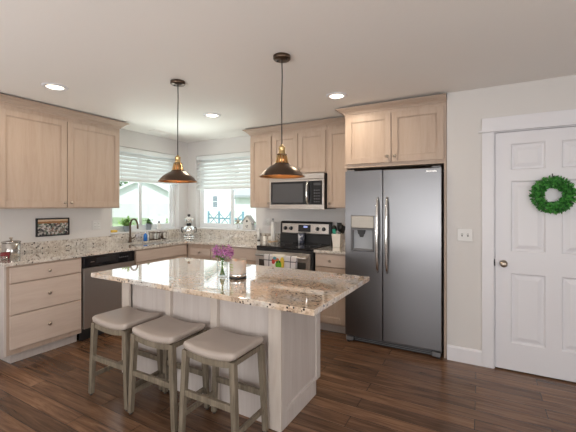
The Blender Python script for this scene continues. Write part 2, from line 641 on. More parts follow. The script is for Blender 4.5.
# living-room glazing behind the camera
mb = MB()
for x0, x1 in ((1.5, 2.7), (2.7, 3.9), (3.9, 5.1)):
    mb.box(x0, x0 + .05, YB - .1, YB - .04, .05, 2.2); mb.box(x1 - .05, x1, YB - .1, YB - .04, .05, 2.2)
    mb.box(x0 + .05, x1 - .05, YB - .1, YB - .04, .05, .1); mb.box(x0 + .05, x1 - .05, YB - .1, YB - .04, 2.15, 2.2)
struct('window_3', mb, M['vinyl'], 0.003)
mb = MB()
for y0, y1 in ((-5.7, -4.6), (-4.6, -3.5)):
    mb.box(XR + .04, XR + .1, y0, y0 + .05, .6, 2.1); mb.box(XR + .04, XR + .1, y1 - .05, y1, .6, 2.1)
    mb.box(XR + .04, XR + .1, y0 + .05, y1 - .05, .6, .65); mb.box(XR + .04, XR + .1, y0 + .05, y1 - .05, 2.05, 2.1)
struct('window_4', mb, M['vinyl'], 0.003)

# ---- pantry door
def panel_door(Wd, Hd, cols, rows, th=.035):
    mb = MB()
    xs = sorted(set([0, Wd] + [c for p in cols for c in p]))
    zs = sorted(set([0, Hd] + [c for p in rows for c in p]))
    for i in range(len(xs) - 1):
        for j in range(len(zs) - 1):
            x0, x1, z0, z1 = xs[i], xs[i + 1], zs[j], zs[j + 1]
            if (x0, x1) in cols and (z0, z1) in rows:
                loops = []
                for ins, dy in ((0, 0), (.011, .013), (.024, .013), (.054, .003)):
                    loops.append([(x0 + ins, dy, z0 + ins), (x1 - ins, dy, z0 + ins), (x1 - ins, dy, z1 - ins), (x0 + ins, dy, z1 - ins)])
                for a, b in zip(loops, loops[1:]):
                    for k in range(4):
                        mb.add([a[k], a[(k + 1) % 4], b[(k + 1) % 4], b[k]], [(0, 1, 2, 3)])
                mb.add(loops[-1], [(0, 1, 2, 3)])
            else:
                mb.add([(x0, 0, z0), (x1, 0, z0), (x1, 0, z1), (x0, 0, z1)], [(0, 1, 2, 3)])
    mb.add([(0, 0, 0), (Wd, 0, 0), (Wd, th, 0), (0, th, 0)], [(0, 1, 2, 3)])
    mb.add([(0, 0, Hd), (Wd, 0, Hd), (Wd, th, Hd), (0, th, Hd)], [(0, 1, 2, 3)])
    mb.add([(0, 0, 0), (0, 0, Hd), (0, th, Hd), (0, th, 0)], [(0, 1, 2, 3)])
    mb.add([(Wd, 0, 0), (Wd, 0, Hd), (Wd, th, Hd), (Wd, th, 0)], [(0, 1, 2, 3)])
    mb.add([(0, th, 0), (Wd, th, 0), (Wd, th, Hd), (0, th, Hd)], [(0, 1, 2, 3)])
    return mb


DW = DX1 - DX0 - .028
door = thing('door_1', 'white six panel pantry door', 'door', (DX0 + .014, DY + .006, .012), 0, kind='structure')
c1 = (.113, .353); c2 = (.457, .697)
panel_door(DW, 2.021, [c1, c2], [(.228, .822), (1.006, 1.605), (1.700, 1.921)]).obj('door_leaf', M['trim'], door)
kb = MB()
kb.lathe([(.030, 0), (.030, .006), (.012, .010), (.011, .030), (.022, .038), (.027, .050), (.025, .060), (.014, .066), (0, .067)], 24, (.060, 0, .900), 'y')
kb.obj('door_knob', M['satin'], door)
MB().box(-.0105, -.001, -.006, .012, .875, .930).obj('latch_plate', M['black'], door)
mb = MB()
mb.box(DX0 - .0, DX0 + .010, DY, DY + .11, 0, DZ); mb.box(DX1 - .010, DX1, DY, DY + .11, 0, DZ); mb.box(DX0 + .010, DX1 - .010, DY, DY + .11, DZ - .007, DZ)
mb.box(DX0 + .010, DX0 + .016, DY + .04, DY + .055, 0, DZ)
struct('trim_3', mb, M['trim'], 0.001)
# casing and head board
struct('trim_4', MB().box(DX0 - .087, DX0 + .002, DY - .016, DY - .0005, 0.0005, DZ - .002), M['trim'], 0.002)
struct('trim_5', MB().box(DX1 - .002, DX1 + .087, DY - .016, DY - .0005, 0.0005, DZ - .002), M['trim'], 0.002)
struct('trim_6', MB().box(DX0 - .114, DX1 + .114, DY - .034, DY - .0005, DZ - .0015, DZ + .014).box(DX0 - .087, DX1 + .087, DY - .018, DY - .0005, DZ + .014, DZ + .122), M['trim'], 0.002)
# baseboards
bb = MB().prism([(DY - .0005, .0005), (DY - .015, .0005), (DY - .015, .118), (DY - .009, .132), (DY - .0005, .134)], PX + .001, DX0 - .0875, plane='yz')
struct('baseboard_pantry', bb, M['trim'])
bb = MB().prism([(DY - .0005, .0005), (DY - .015, .0005), (DY - .015, .118), (DY - .009, .132), (DY - .0005, .134)], DX1 + .0875, XR - .001, plane='yz')
struct('baseboard_right', bb, M['trim'])

# ------------------------------------------------------------------ cabinetry
# local frame: x along the front, front face at y=0 looking to -y, depth to +y
def shaker(x0, x1, z0, z1, st=.058, th=.020, y=0.0, rail=None):
    rail = rail or st
    y0 = y - th
    mb = MB()
    mb.box(x0, x0 + st, y0, y, z0, z1); mb.box(x1 - st, x1, y0, y, z0, z1)
    mb.box(x0 + st, x1 - st, y0, y, z0, z0 + rail); mb.box(x0 + st, x1 - st, y0, y, z1 - rail, z1)
    mb.box(x0 + st - .004, x1 - st + .004, y0 + .011, y - .002, z0 + rail - .004, z1 - rail + .004)
    # small inner bead
    for a0, a1, b0, b1 in ((x0 + st, x0 + st + .008, z0 + rail, z1 - rail), (x1 - st - .008, x1 - st, z0 + rail, z1 - rail),
                           (x0 + st + .008, x1 - st - .008, z0 + rail, z0 + rail + .008), (x0 + st + .008, x1 - st - .008, z1 - rail - .008, z1 - rail)):
        mb.box(a0, a1, y0 + .006, y - .004, b0, b1)
    return mb


def knob(parent, x, z, y=-.020, s=1.0):
    return MB().lathe([(.006 * s, 0), (.005 * s, .012), (.013 * s, .017), (.016 * s, .023), (.012 * s, .029), (0, .031)], 16, (x, y, z), 'y').obj('knob', M['satin'], parent)


def door_part(t, x0, x1, z0, z1, kx=None, kz=None, st=.058):
    d = shaker(x0, x1, z0, z1, st).obj('door', M['wood_v'], t, 0.0015)
    if kx is not None: knob(d, kx, kz)
    return d


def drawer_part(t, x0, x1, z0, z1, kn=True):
    d = MB().box(x0, x1, -.020, 0, z0, z1).obj('drawer', M['wood_front_lit'], t, 0.003)
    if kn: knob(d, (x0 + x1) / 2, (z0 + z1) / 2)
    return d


def crown_poly(z0, z1, out):
    """profile in (y,z): against the face at y=0, projecting to -out at the ceiling"""
    h = z1 - z0
    return [(0, z0), (-.012, z0), (-.012, z0 + .20 * h), (-.024, z0 + .24 * h), (-.024, z0 + .34 * h), (-.034, z0 + .40 * h), (-.62 * out, z0 + .62 * h), (-.80 * out, z0 + .72 * h),
            (-.80 * out, z0 + .80 * h), (-out, z0 + .84 * h), (-out, z1), (0, z1)]


def crown(t, L, z0, z1, out=.078, left=True, right=True, dep=.30, dep_l=None):
    """crown strip swept round the front and the free ends"""
    pr = crown_poly(z0, z1, out)
    mb = MB()
    vs_ = []
    path = []
    if left: path.append(lambda y: (y, dep_l if dep_l is not None else dep))
    path.append((lambda y: (y, y)) if left else (lambda y: (0.0, y)))
    path.append((lambda y: (L - y, y)) if right else (lambda y: (L, y)))
    if right: path.append(lambda y: (L - y, dep))
    n = len(pr)
    for fn in path:
        for (y, z) in pr:
            a, b = fn(y)
            vs_.append((a, b, z))
    fs = []
    for i in range(len(path) - 1):
        for k in range(n):
            fs.append((i * n + k, i * n + (k + 1) % n, (i + 1) * n + (k + 1) % n, (i + 1) * n + k))
    fs.append(tuple(range(n))); fs.append(tuple((len(path) - 1) * n + k for k in range(n)))
    mb.add(vs_, fs)
    return mb.obj('crown_molding', M['wood_h'], t, 0)


def upper(name, label, loc, rz, L, z0, dep, doors, crown_kw=None, ztop=2.365, knobs='in', group=None):
    t = thing(name, label, 'cabinet', loc, rz, group)
    MB().box(0, L, 0, dep, z0, ztop).obj('cabinet_box', M['wood_v'], t, 0.0015)
    for (a, b, kx) in doors:
        door_part(t, a, b, z0 + .012, ztop - .055, kx, z0 + .06)
    if crown_kw is not None:
        crown(t, L, ztop - .012, H - .016, **crown_kw)
    return t


UZ = 1.378
# left wall upper (two doors); local x runs to +y
YU0, YU1 = -2.705, -1.457
LU = YU1 - YU0
t = upper('wall_cabinet', 'long two-door upper cabinet on the left wall above the small framed picture', (.325, YU0, 0), PI / 2, LU, UZ, .323,
          [(.012, LU / 2 - .006, LU / 2 - .035), (LU / 2 + .002, LU - .014, LU / 2 + .032)], dict(left=True, right=True, dep=.323))
# back wall uppers
x0 = 1.487
t = upper('wall_cabinet', 'narrow single-door upper cabinet beside the back window, left of the microwave', (x0, -.325, 0), 0, .345, UZ, .323, [(.010, .335, .305)], dict(left=True, right=False, dep=.323))
t = upper('wall_cabinet', 'short two-door upper cabinet directly above the microwave', (x0 + .347, -.325, 0), 0, .766, 1.803, .323, [(.012, .379, .350), (.387, .752, .416)], dict(left=False, right=False, dep=.323))
t = upper('wall_cabinet', 'narrow single-door upper cabinet between the microwave and the refrigerator', (x0 + 1.115, -.325, 0), 0, .350, UZ, .323, [(.012, .340, .045)], dict(left=False, right=False, dep=.323))
# refrigerator surround: deep cabinet above plus side panels
RX0, RX1 = 2.957, 3.935
t = thing('refrigerator_cabinet', 'deep two-door cabinet above the refrigerator with tall side panels', 'cabinet', (RX0, DY + .004, 0))
LR = RX1 - RX0
MB().box(0, LR, 0, .66, 1.80, 2.375).obj('cabinet_box', M['wood_v'], t, 0.0015)
door_part(t, .018, .478, 1.838, 2.325, .445, 1.895)
door_part(t, .486, LR - .022, 1.838, 2.325, .520, 1.895)
MB().box(LR - .022, LR, 0, .67, .001, 1.799).obj('side_panel', M['wood_v'], t, 0.0015)
MB().box(0, .016, .03, .67, .001, 1.799).obj('side_panel', M['wood_v'], t, 0.0015)
crown(t, LR, 2.360, H - .024, out=.082, left=True, right=False, dep=.66, dep_l=.28)

# ---- base cabinets
def base_box(t, L, dep=.60, z0=.10, z1=.883, toe=.075, endl=False, endr=False):
    MB().box(0, L, 0, dep, z0, z1).obj('cabinet_box', M['wood_v'], t, 0.0015)
    MB().box(.004 if not endl else .060, L - .004, toe, toe + .016, .001, z0 - .0005).obj('toe_kick', M['island_wood'], t)


BX = .622   # front of the boxes on the left wall
t = thing('base_cabinet', 'three-drawer base cabinet at the left end of the counter, under the steel canister', 'cabinet', (BX, -2.742, 0), PI / 2)
Ld = .645
base_box(t, Ld, .615, endl=True)
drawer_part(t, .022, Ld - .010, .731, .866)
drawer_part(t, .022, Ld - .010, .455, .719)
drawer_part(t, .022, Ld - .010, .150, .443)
MB().box(-.0185, -.0005, -.002, .615, .10, .883).obj('end_panel', M['island_wood'], t, 0.001)
MB().box(.060, .0755, .0915, .60, .001, .0995).obj('toe_kick', M['island_wood'], t)

t = thing('base_cabinet', 'sink base cabinet under the left window, between dishwasher and corner', 'cabinet', (BX, -1.474, 0), PI / 2)
Ls = .848
base_box(t, Ls, .015)
MB().box(0, .018, .016, .615, .10, .883).box(Ls - .018, Ls, .016, .615, .10, .680).box(.018, Ls - .018, .016, .615, .10, .118).obj('side_panel', M['wood_v'], t)
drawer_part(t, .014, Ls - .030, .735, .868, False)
door_part(t, .014, Ls / 2 - .010, .12, .725, Ls / 2 - .04, .68)
door_part(t, Ls / 2 - .005, Ls - .030, .12, .725, Ls / 2 + .03, .68)

BY = -.622
t = thing('base_cabinet', 'corner base cabinet right of the sink, below the silver tiered jar', 'cabinet', (.624, BY, 0), 0)
base_box(t, .439, .615)
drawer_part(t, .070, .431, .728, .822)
door_part(t, .070, .431, .12, .720, .40, .67)
t = thing('base_cabinet', 'base cabinet left of the range, half hidden behind the flowers on the island', 'cabinet', (1.066, BY, 0), 0)
base_box(t, .746, .615)
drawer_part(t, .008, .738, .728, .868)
door_part(t, .008, .370, .12, .720, .34, .67)
door_part(t, .376, .738, .12, .720, .406, .67)
t = thing('base_cabinet', 'narrow base cabinet with one drawer and one door between range and refrigerator', 'cabinet', (2.584, BY, 0), 0)
base_box(t, .370, .615)
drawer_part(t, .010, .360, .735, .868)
door_part(t, .010, .360, .125, .725, .04, .68)

# ---- worktops
CT, CB = .914, .884
SX0, SX1, SY0, SY1 = .135, .545, -1.33, -.63   # sink cut-out
t = thing('countertop', 'L-shaped speckled granite countertop running under both windows', 'countertop', (0, 0, 0))
mb = MB()
F = .653
xs = [.001, SX0, SX1, F, 1.814]
# slab tiles around the sink hole, one joined mesh
YL = -2.772
for (a, b, c, d) in ((.001, SX0, YL, -.001), (SX0, SX1, YL, SY0), (SX0, SX1, SY1, -.001), (SX1, F, YL, -.001), (F, 1.814, -F, -.001)):
    mb.box(a, b, c, d, CB, CT)
mb.obj('countertop_slab', M['granite'], t, 0)
bsp = MB().box(.001, .021, YL, W1[0], CT, 1.016).box(.001, .021, W1[0], W1[1], CT, 1.034).box(.001, .021, W1[1], -.001, CT, 1.016)
bsp.box(.021, W2[0], -.021, -.001, CT, 1.016).box(W2[0], W2[1], -.021, -.001, CT, 1.034).box(W2[1], 1.814, -.021, -.001, CT, 1.016)
bsp.obj('backsplash', M['granite'], t, 0)
t = thing('countertop', 'small granite countertop between range and refrigerator, holding the white crock', 'countertop', (0, 0, 0))
MB().box(2.575, 2.952, -F, -.001, CB, CT).obj('countertop_slab', M['granite'], t, 0.003)
MB().box(2.575, 2.952, -.021, -.001, CT, 1.016).obj('backsplash', M['granite'], t, 0.002)

# ---- sink and faucet
t = thing('sink', 'double-bowl stainless steel sink set in the counter under the left window', 'sink', (0, 0, 0))


def bowl(x0, x1, y0, y1):
    mb = MB()
    zt, zb = CB - .001, CB - .19
    for ins, z in (): pass
    a = [(x0, y0), (x1, y0), (x1, y1), (x0, y1)]
    i = .02
    b = [(x0 + i, y0 + i), (x1 - i, y0 + i), (x1 - i, y1 - i), (x0 + i, y1 - i)]
    o_ = .012
    c = [(x0 - o_, y0 - o_), (x1 + o_, y0 - o_), (x1 + o_, y1 + o_), (x0 - o_, y1 + o_)]
    V = [(p[0], p[1], zt) for p in c] + [(p[0], p[1], zt) for p in a] + [(p[0], p[1], zb) for p in b]
    fs = []
    for k in range(4):
        j = (k + 1) % 4
        fs += [(k, j, 4 + j, 4 + k), (4 + k, 4 + j, 8 + j, 8 + k)]
    fs.append((8, 9, 10, 11))
    return mb.add(V, fs)


ym = (SY0 + SY1) / 2
b1 = bowl(SX0 + .004, SX1 - .004, SY0 + .004, ym - .016).obj('bowl', M['steel'], t)
MB().lathe([(.035, 0), (.035, .004), (.02, .005), (0, .003)], 20, (.33, (SY0 + ym) / 2, CB - .189)).obj('drain', M['chrome'], b1)
b2 = bowl(SX0 + .004, SX1 - .004, ym + .016, SY1 - .004).obj('bowl', M['steel'], t)
MB().lathe([(.035, 0), (.035, .004), (.02, .005), (0, .003)], 20, (.33, (SY1 + ym) / 2, CB - .189)).obj('drain', M['chrome'], b2)

t = thing('faucet', 'dark gooseneck kitchen faucet arching over the sink', 'faucet', (.078, -1.125, CT))
MB().lathe([(.027, .0005), (.027, .008), (.02, .014), (.018, .05), (.016, .07), (.013, .075), (0, .076)], 20).obj('base', M['bronze'], t)
pts = [(0, 0, .07)] + [(0, 0, .07 + .028 * k) for k in range(1, 6)]
for k in range(0, 13):
    a = PI * k / 12
    pts.append((.075 - .075 * math.cos(a), 0, .228 + .085 * math.sin(a)))
pts += [(.150, 0, .212), (.152, 0, .185)]
MB().tube(pts, .0115, 12).obj('spout', M['bronze'], t)
MB().tube([(0, .0, .045), (0, .035, .05), (.005, .06, .06), (.01, .085, .085)], [.010, .010, .007, .006], 10).obj('lever', M['bronze'], t)

# ---- dishwasher
t = thing('dishwasher', 'stainless dishwasher with black control strip left of the island', 'dishwasher', (.622, -2.094, 0), PI / 2)
Lw = .612
MB().box(.004, Lw - .004, .005, .60, .09, .878).obj('tub', M['steel_dark'], t)
MB().box(.006, Lw - .006, -.030, .004, .765, .874).obj('control_panel', M['black_gloss'], t, 0.006)
MB().box(.14, .36, -.0325, -.029, .800, .850).obj('pocket_handle', M['black'], t, 0.004)
for k, x in enumerate((.41, .435, .46, .485, .51)):
    MB().lathe([(.006, 0), (.006, .002), (0, .0022)], 12, (x, -.0302, .825), 'y').obj('button', M['grey_plastic'], t)
MB().box(.075, .115, -.0315, -.0302, .815, .822).obj('badge', M['chrome'], t)
MB().box(.006, Lw - .006, -.030, .004, .135, .758).obj('door', M['steel'], t, 0.004)
MB().box(.006, Lw - .006, .045, .06, .002, .125).obj('toe_kick', M['black'], t)

# ---- range
RG0 = 1.816; RW = .738
t = thing('range', 'freestanding stainless electric range with black glass cooktop', 'range', (RG0, -.655, 0))
MB().box(.003, RW + .014, .004, .632, .03, .895).obj('body', M['black'], t, 0.002)
MB().box(0, RW, -.012, .560, .8955, .922).obj('cooktop', M['black_gloss'], t, 0.005)
for (x, y, r) in ((.19, .14, .105), (.56, .14, .085), (.19, .41, .08), (.56, .41, .105)):
    MB().lathe([(r, .9222), (r, .9226), (r - .004, .9226), (r - .004, .9222)], 36, (x, y, 0), close=True).obj('burner_ring', M['grey_plastic'], t)
# backguard
mb = MB().prism([(.560, .897), (.632, .897), (.632, 1.197), (.600, 1.197), (.575, 1.175), (.570, 1.03), (.560, 1.02)], 0, RW, plane='yz')
bk = mb.obj('backguard', M['black'], t, 0.003)
pp = MB().prism([(.5685, 1.045), (.571, 1.045), (.5752, 1.168), (.5727, 1.168)], .030, RW - .030, plane='yz').obj('control_panel', M['steel_warm'], bk)
MB().prism([(.566, 1.062), (.570, 1.062), (.5735, 1.155), (.5695, 1.155)], .275, .455, plane='yz').obj('display_panel', M['black_gloss'], bk)
MB().prism([(.5655, 1.118), (.568, 1.118), (.569, 1.140), (.5665, 1.140)], .355, .41, plane='yz').obj('display', M['display'], bk)
for x in (.080, .166, .555, .642):
    k_ = MB().lathe([(.026, 0), (.026, .006), (.021, .010), (.019, .026), (.015, .029), (0, .029)], 20, (x, .569, 1.105), 'y').obj('knob', M['black'], bk)
    MB().box(x - .003, x + .003, .537, .541, 1.090, 1.122).obj('pointer', M['grey_plastic'], k_)
# oven door
od = MB().box(.006, RW - .006, -.035, .003, .245, .865).obj('oven_door', M['steel_warm'], t, 0.004)
MB().box(.055, RW - .055, -.0375, -.034, .36, .765).obj('oven_window', M['oven_window'], od, 0.002)
hd = MB().tube([(.07, -.036, .820), (.07, -.075, .820)], .010, 10).tube([(RW - .07, -.036, .820), (RW - .07, -.075, .820)], .010, 10)
hd.tube([(.03, -.078, .820), (RW - .03, -.078, .820)], .0125, 14).obj('handle', M['steel_warm'], od)
MB().box(.006, RW - .006, -.012, .003, .868, .895).obj('vent_strip', M['black'], t, 0.002)
dr = MB().box(.006, RW - .006, -.033, .003, .065, .236).obj('drawer', M['steel_warm'], t, 0.004)
for x in (.05, RW - .05):
    MB().lathe([(.018, .0005), (.018, .03)], 12, (x, .06, 0)).obj('foot', M['black'], t)
    MB().lathe([(.018, .0005), (.018, .03)], 12, (x, .57, 0)).obj('foot', M['black'], t)

# towels over the oven handle
def plaid():
    m = mat('plaid_cotton', (0.7, 0.7, 0.7), 0.9)
    t = NT(m)
    c = t.n('ShaderNodeTexCoord')
    sx = t.n('ShaderNodeSeparateXYZ')
    t.l(c.outputs['Object'], sx.inputs[0])
    fx = t.math('ABSOLUTE', t.math('SUBTRACT', t.math('FRACT', t.math('MULTIPLY', sx.outputs[0], 10.5)), 0.5))
    fz = t.math('ABSOLUTE', t.math('SUBTRACT', t.math('FRACT', t.math('MULTIPLY', sx.outputs[2], 10.5)), 0.5))
    lx = t.math('LESS_THAN', fx, 0.05); lz = t.math('LESS_THAN', fz, 0.05)
    k = t.math('MAXIMUM', lx, lz)
    t.l(t.mix(k, (0.70, 0.68, 0.70), (0.09, 0.09, 0.11)), t.p.inputs['Base Color'])
    return m


def fruit():
    m = mat('fruit_print_cotton', (0.7, 0.7, 0.7), 0.9)
    t = NT(m)
    c = t.n('ShaderNodeTexCoord')
    base = (0.74, 0.72, 0.66)
    col = None
    for (x, z, rx, rz_, cc) in ((-.062, -.055, .026, .030, (.60, .07, .06)), (.055, -.075, .030, .075, (.70, .52, .07)), (-.02, -.035, .035, .022, (.66, .20, .08)), (-.055, -.14, .024, .020, (.65, .25, .12)), (.06, -.17, .026, .02, (.65, .20, .10)),
                                (-.045, -.02, .025, .018, (.12, .32, .40)), (0.008, -.092, .040, .052, (.12, .38, .03)), (-.012, -.060, .013, .012, (.02, .05, .02)), (.022, -.055, .012, .012, (.02, .06, .02))):
        mp = t.n('ShaderNodeVectorMath', operation='SUBTRACT'); t.l(c.outputs['Object'], mp.inputs[0]); mp.inputs[1].default_value = (x, 0, z)
        m2 = t.n('ShaderNodeVectorMath', operation='MULTIPLY'); t.l(mp.outputs[0], m2.inputs[0]); m2.inputs[1].default_value = (1 / rx, 0, 1 / rz_)
        ln = t.n('ShaderNodeVectorMath', operation='LENGTH'); t.l(m2.outputs[0], ln.inputs[0])
        f = t.math('LESS_THAN', ln.outputs['Value'], 1.0)
        col = t.mix(f, base if col is None else col, cc)
    t.l(col, t.p.inputs['Base Color'])
    return m


def towel(name, label, x, wd, front, back, mt, yoff=0.0, rr=.0165, cat='towel'):
    t = thing(name, label, cat, (RG0 + x, -.655 - .078, .820))
    path = []
    for k in range(0, 9): path.append((.0, -rr - yoff, -front + front * k / 8))
    for k in range(1, 8):
        a = PI * k / 8
        path.append((0, -(rr + yoff) * math.cos(a), (rr + yoff) * math.sin(a)))
    for k in range(0, 7): path.append((0, rr + yoff, -back * k / 6))

    def fn(u, v):
        i = v * (len(path) - 1)
        j = min(int(i), len(path) - 2)
        p = Vector(path[j]).lerp(Vector(path[j + 1]), i - j)
        dn = max(0, -p.z)
        xx = (u - .5) * wd * (1 - .10 * min(1, dn / .3))
        wob = .006 * math.sin(u * 17) * min(1, dn / .12)
        p.x = xx
        if p.y < 0: p.y += -abs(wob) - .004 * min(1, dn / .1)
        return p
    MB().grid(fn, 28, len(path) - 1).obj('cloth', mt, t, solid=.003)
    return t


towel('dish_towel', 'white and dark plaid dish towel hanging wide over the oven handle', .378, .430, .30, .12, plaid())
towel('tea_towel', 'white tea towel with a bright green and red print over the plaid towel', .362, .165, .245, .09, fruit(), yoff=.0085)

# ---- microwave
t = thing('microwave', 'stainless over-the-range microwave with black window above the cooktop', 'microwave', (x0 + .348, -.400, 1.364))
mw = .758; mh = .432
MB().box(0, mw, .022, .396, 0, mh).obj('body', M['black'], t, 0.003)
MB().box(.0, mw, .0, .021, mh - .066, mh).obj('vent_panel', M['steel_warm'], t, 0.004)
dw = mw * .800
dd = MB().box(0, .022, 0, .021, 0, mh - .069).box(.022, dw, 0, .021, 0, .056).box(.022, dw, 0, .021, mh - .092, mh - .069)
do = dd.obj('door', M['steel_warm'], t, 0.002)
MB().box(.0215, dw - .001, .001, .018, .0555, mh - .0915).obj('door_glass', M['black_gloss'], do)
MB().box(.048, dw - .125, -.0002, .0012, .082, mh - .118).obj('door_window', M['mw_window'], do)
hp = []
for k in range(0, 13):
    a = -1 + 2 * k / 12
    hp.append((dw - .055, .0005 - .046 * (1 - a ** 2) ** .5 if abs(a) < 1 else .0008, .062 + (mh - .069 - .085) * k / 12))
MB().tube(hp, .013, 10).obj('handle', M['chrome'], do)
cp = MB().box(dw + .001, mw - .024, 0.001, .021, .0555, mh - .0915).obj('control_panel', M['black_gloss'], t, 0.001)
MB().box(dw + .020, mw - .042, -.0002, .0012, mh - .145, mh - .115).obj('display', M['mw_window'], cp)
for r in range(5):
    for c in range(3):
        MB().box(dw + .024 + c * .028, dw + .040 + c * .028, -.0002, .0012, .085 + r * .035, .092 + r * .035).obj('button', M['grey_plastic'], cp)
MB().box(dw + .001, mw, 0, .021, 0, .0550).box(dw + .001, mw, 0, .021, mh - .0910, mh - .069).box(mw - .0235, mw, 0, .021, .0555, mh - .0915).obj('control_surround', M['steel_warm'], t, 0.002)

# ---- refrigerator
FX0, FX1, FT = 2.976, 3.899, 1.760
FY = -.734
t = thing('refrigerator', 'stainless side-by-side refrigerator with ice dispenser beside the white door wall', 'refrigerator', (FX0, FY, 0))
FW = FX1 - FX0
MB().box(.004, FW - .004, .075, .66, .03, FT - .02).obj('body', M['grey_plastic'], t, 0.003)
sp = .386
# freezer door with dispenser opening
dz0, dz1, dx0, dx1 = .944, 1.306, .062, .302
fd = MB()
fd.box(.001, dx0, 0, .068, .070, FT); fd.box(dx1, sp - .003, 0, .068, .070, FT); fd.box(dx0, dx1, 0, .068, .070, dz0); fd.box(dx0, dx1, 0, .068, dz1, FT)
fd.box(dx0, dx1, .060, .068, dz0, dz1)
fdo = fd.obj('freezer_door', M['steel_fridge'], t, 0)
MB().box(dx0 + .004, dx1 - .004, -.003, .055, 1.180, dz1 - .004).obj('dispenser_panel', M['steel_soft'], fdo, 0.003)
rc = MB()
rc.box(dx0 + .004, dx0 + .016, -.002, .059, dz0 + .004, 1.174); rc.box(dx1 - .016, dx1 - .004, -.002, .059, dz0 + .004, 1.174)
rc.box(dx0 + .016, dx1 - .016, -.002, .059, 1.160, 1.174); rc.box(dx0 + .016, dx1 - .016, -.004, .059, dz0 + .004, dz0 + .022)
rc.obj('dispenser_surround', M['grey_plastic'], fdo, 0.002)
MB().box(dx0 + .016, dx1 - .016, .045, .059, dz0 + .022, 1.160).obj('dispenser_back', mat('dispenser_grey', (0.40, 0.42, 0.45), 0.3), fdo)
MB().prism([(.125, 1.160), (.205, 1.160), (.195, 1.115), (.135, 1.115)], .008, .045).obj('ice_chute', M['black'], fdo, .002)
MB().prism([(.140, 1.114), (.190, 1.114), (.180, 1.085), (.150, 1.085)], .020, .040).obj('paddle', M['black'], fdo, .002)
rd = MB().box(sp + .003, FW - .001, 0, .068, .070, FT).obj('refrigerator_door', M['steel_fridge'], t, 0.006, seg=3)
MB().box(FW - .135, FW - .045, -.0025, 0, FT - .040, FT - .024).obj('badge', M['chrome'], rd, .001)


def fr_handle(parent, x):
    hp, rr = [], []
    za, zb = .745, 1.490
    for k in range(0, 25):
        s_ = k / 24
        e = math.sin(PI * s_) ** .45
        hp.append((x, -.004 - .052 * e, za + (zb - za) * s_))
        rr.append(.0085 + .0075 * math.sin(PI * s_) ** .5)
    MB().tube(hp, rr, 12).obj('handle', M['chrome'], parent)


fr_handle(fdo, sp - .045)
fr_handle(rd, sp + .047)
MB().box(.01, FW - .01, .035, .07, .010, .066).obj('kick_grille', M['black'], t, .002)
g_ = MB()
for k in range(3): g_.box(.09, FW - .09, .030, .036, .020 + k * .016, .026 + k * .016)
g_.obj('grille_bars', M['grey_plastic'], t)
for x in (.012, FW - .082):
    MB().box(x, x + .07, -.005, .034, .018, .058).obj('foot_cover', M['grey_plastic'], t, .004)
for x in (.03, FW - .03):
    MB().lathe([(.016, .0005), (.016, .02)], 12, (x, .015, 0)).obj('foot', M['black'], t)
for x in (.01, FW - .09):
    MB().box(x, x + .08, .02, .13, FT + .001, FT + .016).obj('hinge_cover', M['grey_plastic'], t, .003)

# ------------------------------------------------------------------ island
IX0, IX1, IY0, IY1, IZ = 1.560, 3.480, -2.598, -1.655, .885
t = thing('kitchen_island', 'whitewashed kitchen island with a granite top, standing in front of the range', 'island', (0, 0, 0))
BX0, BX1, BF, BB = 1.556, 3.124, -2.333, -1.745
MB().box(IX0, IX1, IY0, IY1, IZ - .033, IZ).obj('granite_top', M['granite_island'], t, 0.004, seg=3)
zt = IZ - .0335
MB().box(BX0 + .02, BX1 - .020, BF + .045, BB - .02, .10, zt).obj('cabinet_box', M['island_wood'], t)
MB().box(BX0 + .03, BX1 - .03, BF + .047, BB - .095, .001, .0995).obj('plinth', M['island_wood'], t)
# seating side: posts, stiles and panels
for (a, b, nm) in ((BX0 + .002, 1.657, 'post'), (3.030, BX1, 'post'), (2.090, 2.142, 'stile'), (2.545, 2.608, 'stile')):
    MB().box(a, b, BF, BF + (.044 if nm == 'stile' else .019), .001, zt).obj(nm, M['island_post'], t, 0.003)
rl = MB()
for a, b in ((1.657, 2.090), (2.142, 2.545), (2.608, 3.030)):
    MB().box(a + .0005, b - .0005, BF + .030, BF + .0445, .001, zt).obj('back_panel', M['island_wood'], t)
# right end panel: frame and recessed board, notched for the toe space
mb = MB()
mb.box(BX1 - .0195, BX1, BF + .0195, BF + .075, .001, zt); mb.box(BX1 - .0195, BX1, BB - .065, BB, .10, zt)
mb.box(BX1 - .0195, BX1, BF + .075, BB - .075, .001, .10); mb.box(BX1 - .0195, BX1, BF + .075, BB - .065, zt - .08, zt)
mb.box(BX1 - .0195, BX1, BB - .10, BB - .075, .001, .10)
mb.obj('end_frame', M['island_wood'], t, 0.002)
MB().box(BX1 - .0195, BX1 - .013, BF + .075, BB - .065, .10, zt - .08).obj('end_panel', M['island_wood'], t)
bd = MB().prism([(BX1 - .0128, .1005), (BX1 - .001, .1005), (BX1 - .0035, .118), (BX1 - .0128, .123)], BF + .0755, BB - .066, plane='xz')
bd.obj('panel_molding', M['island_wood'], t)
MB().box(BX0, BX0 + .0195, BF + .0195, BB, .10, zt).box(BX0, BX0 + .0195, BF + .0195, BB - .08, .001, .10).obj('end_panel', M['island_wood'], t, .002)
# working side doors
for k in range(3):
    a = BX0 + .03 + k * .507
    d_ = shaker(a, a + .50, .115, zt - .16).v
    mb = MB(); s2 = shaker(a, a + .50, .115, zt - .17)
    s2.v = [(p[0], 2 * 0 + (BB - .020) - p[1], p[2]) for p in s2.v]
    s2.obj('door', M['island_wood'], t, .0015)
    MB().box(a, a + .50, BB - .020, BB, zt - .16, zt - .01).obj('drawer', M['island_wood'], t, .002)

# the island stands a hair off square to the room
piv, ang = Vector((3.480, -2.598, 0)), math.radians(-0.85)
t.rotation_euler = (0, 0, ang)
t.location = piv - Matrix.Rotation(ang, 3, 'Z') @ piv

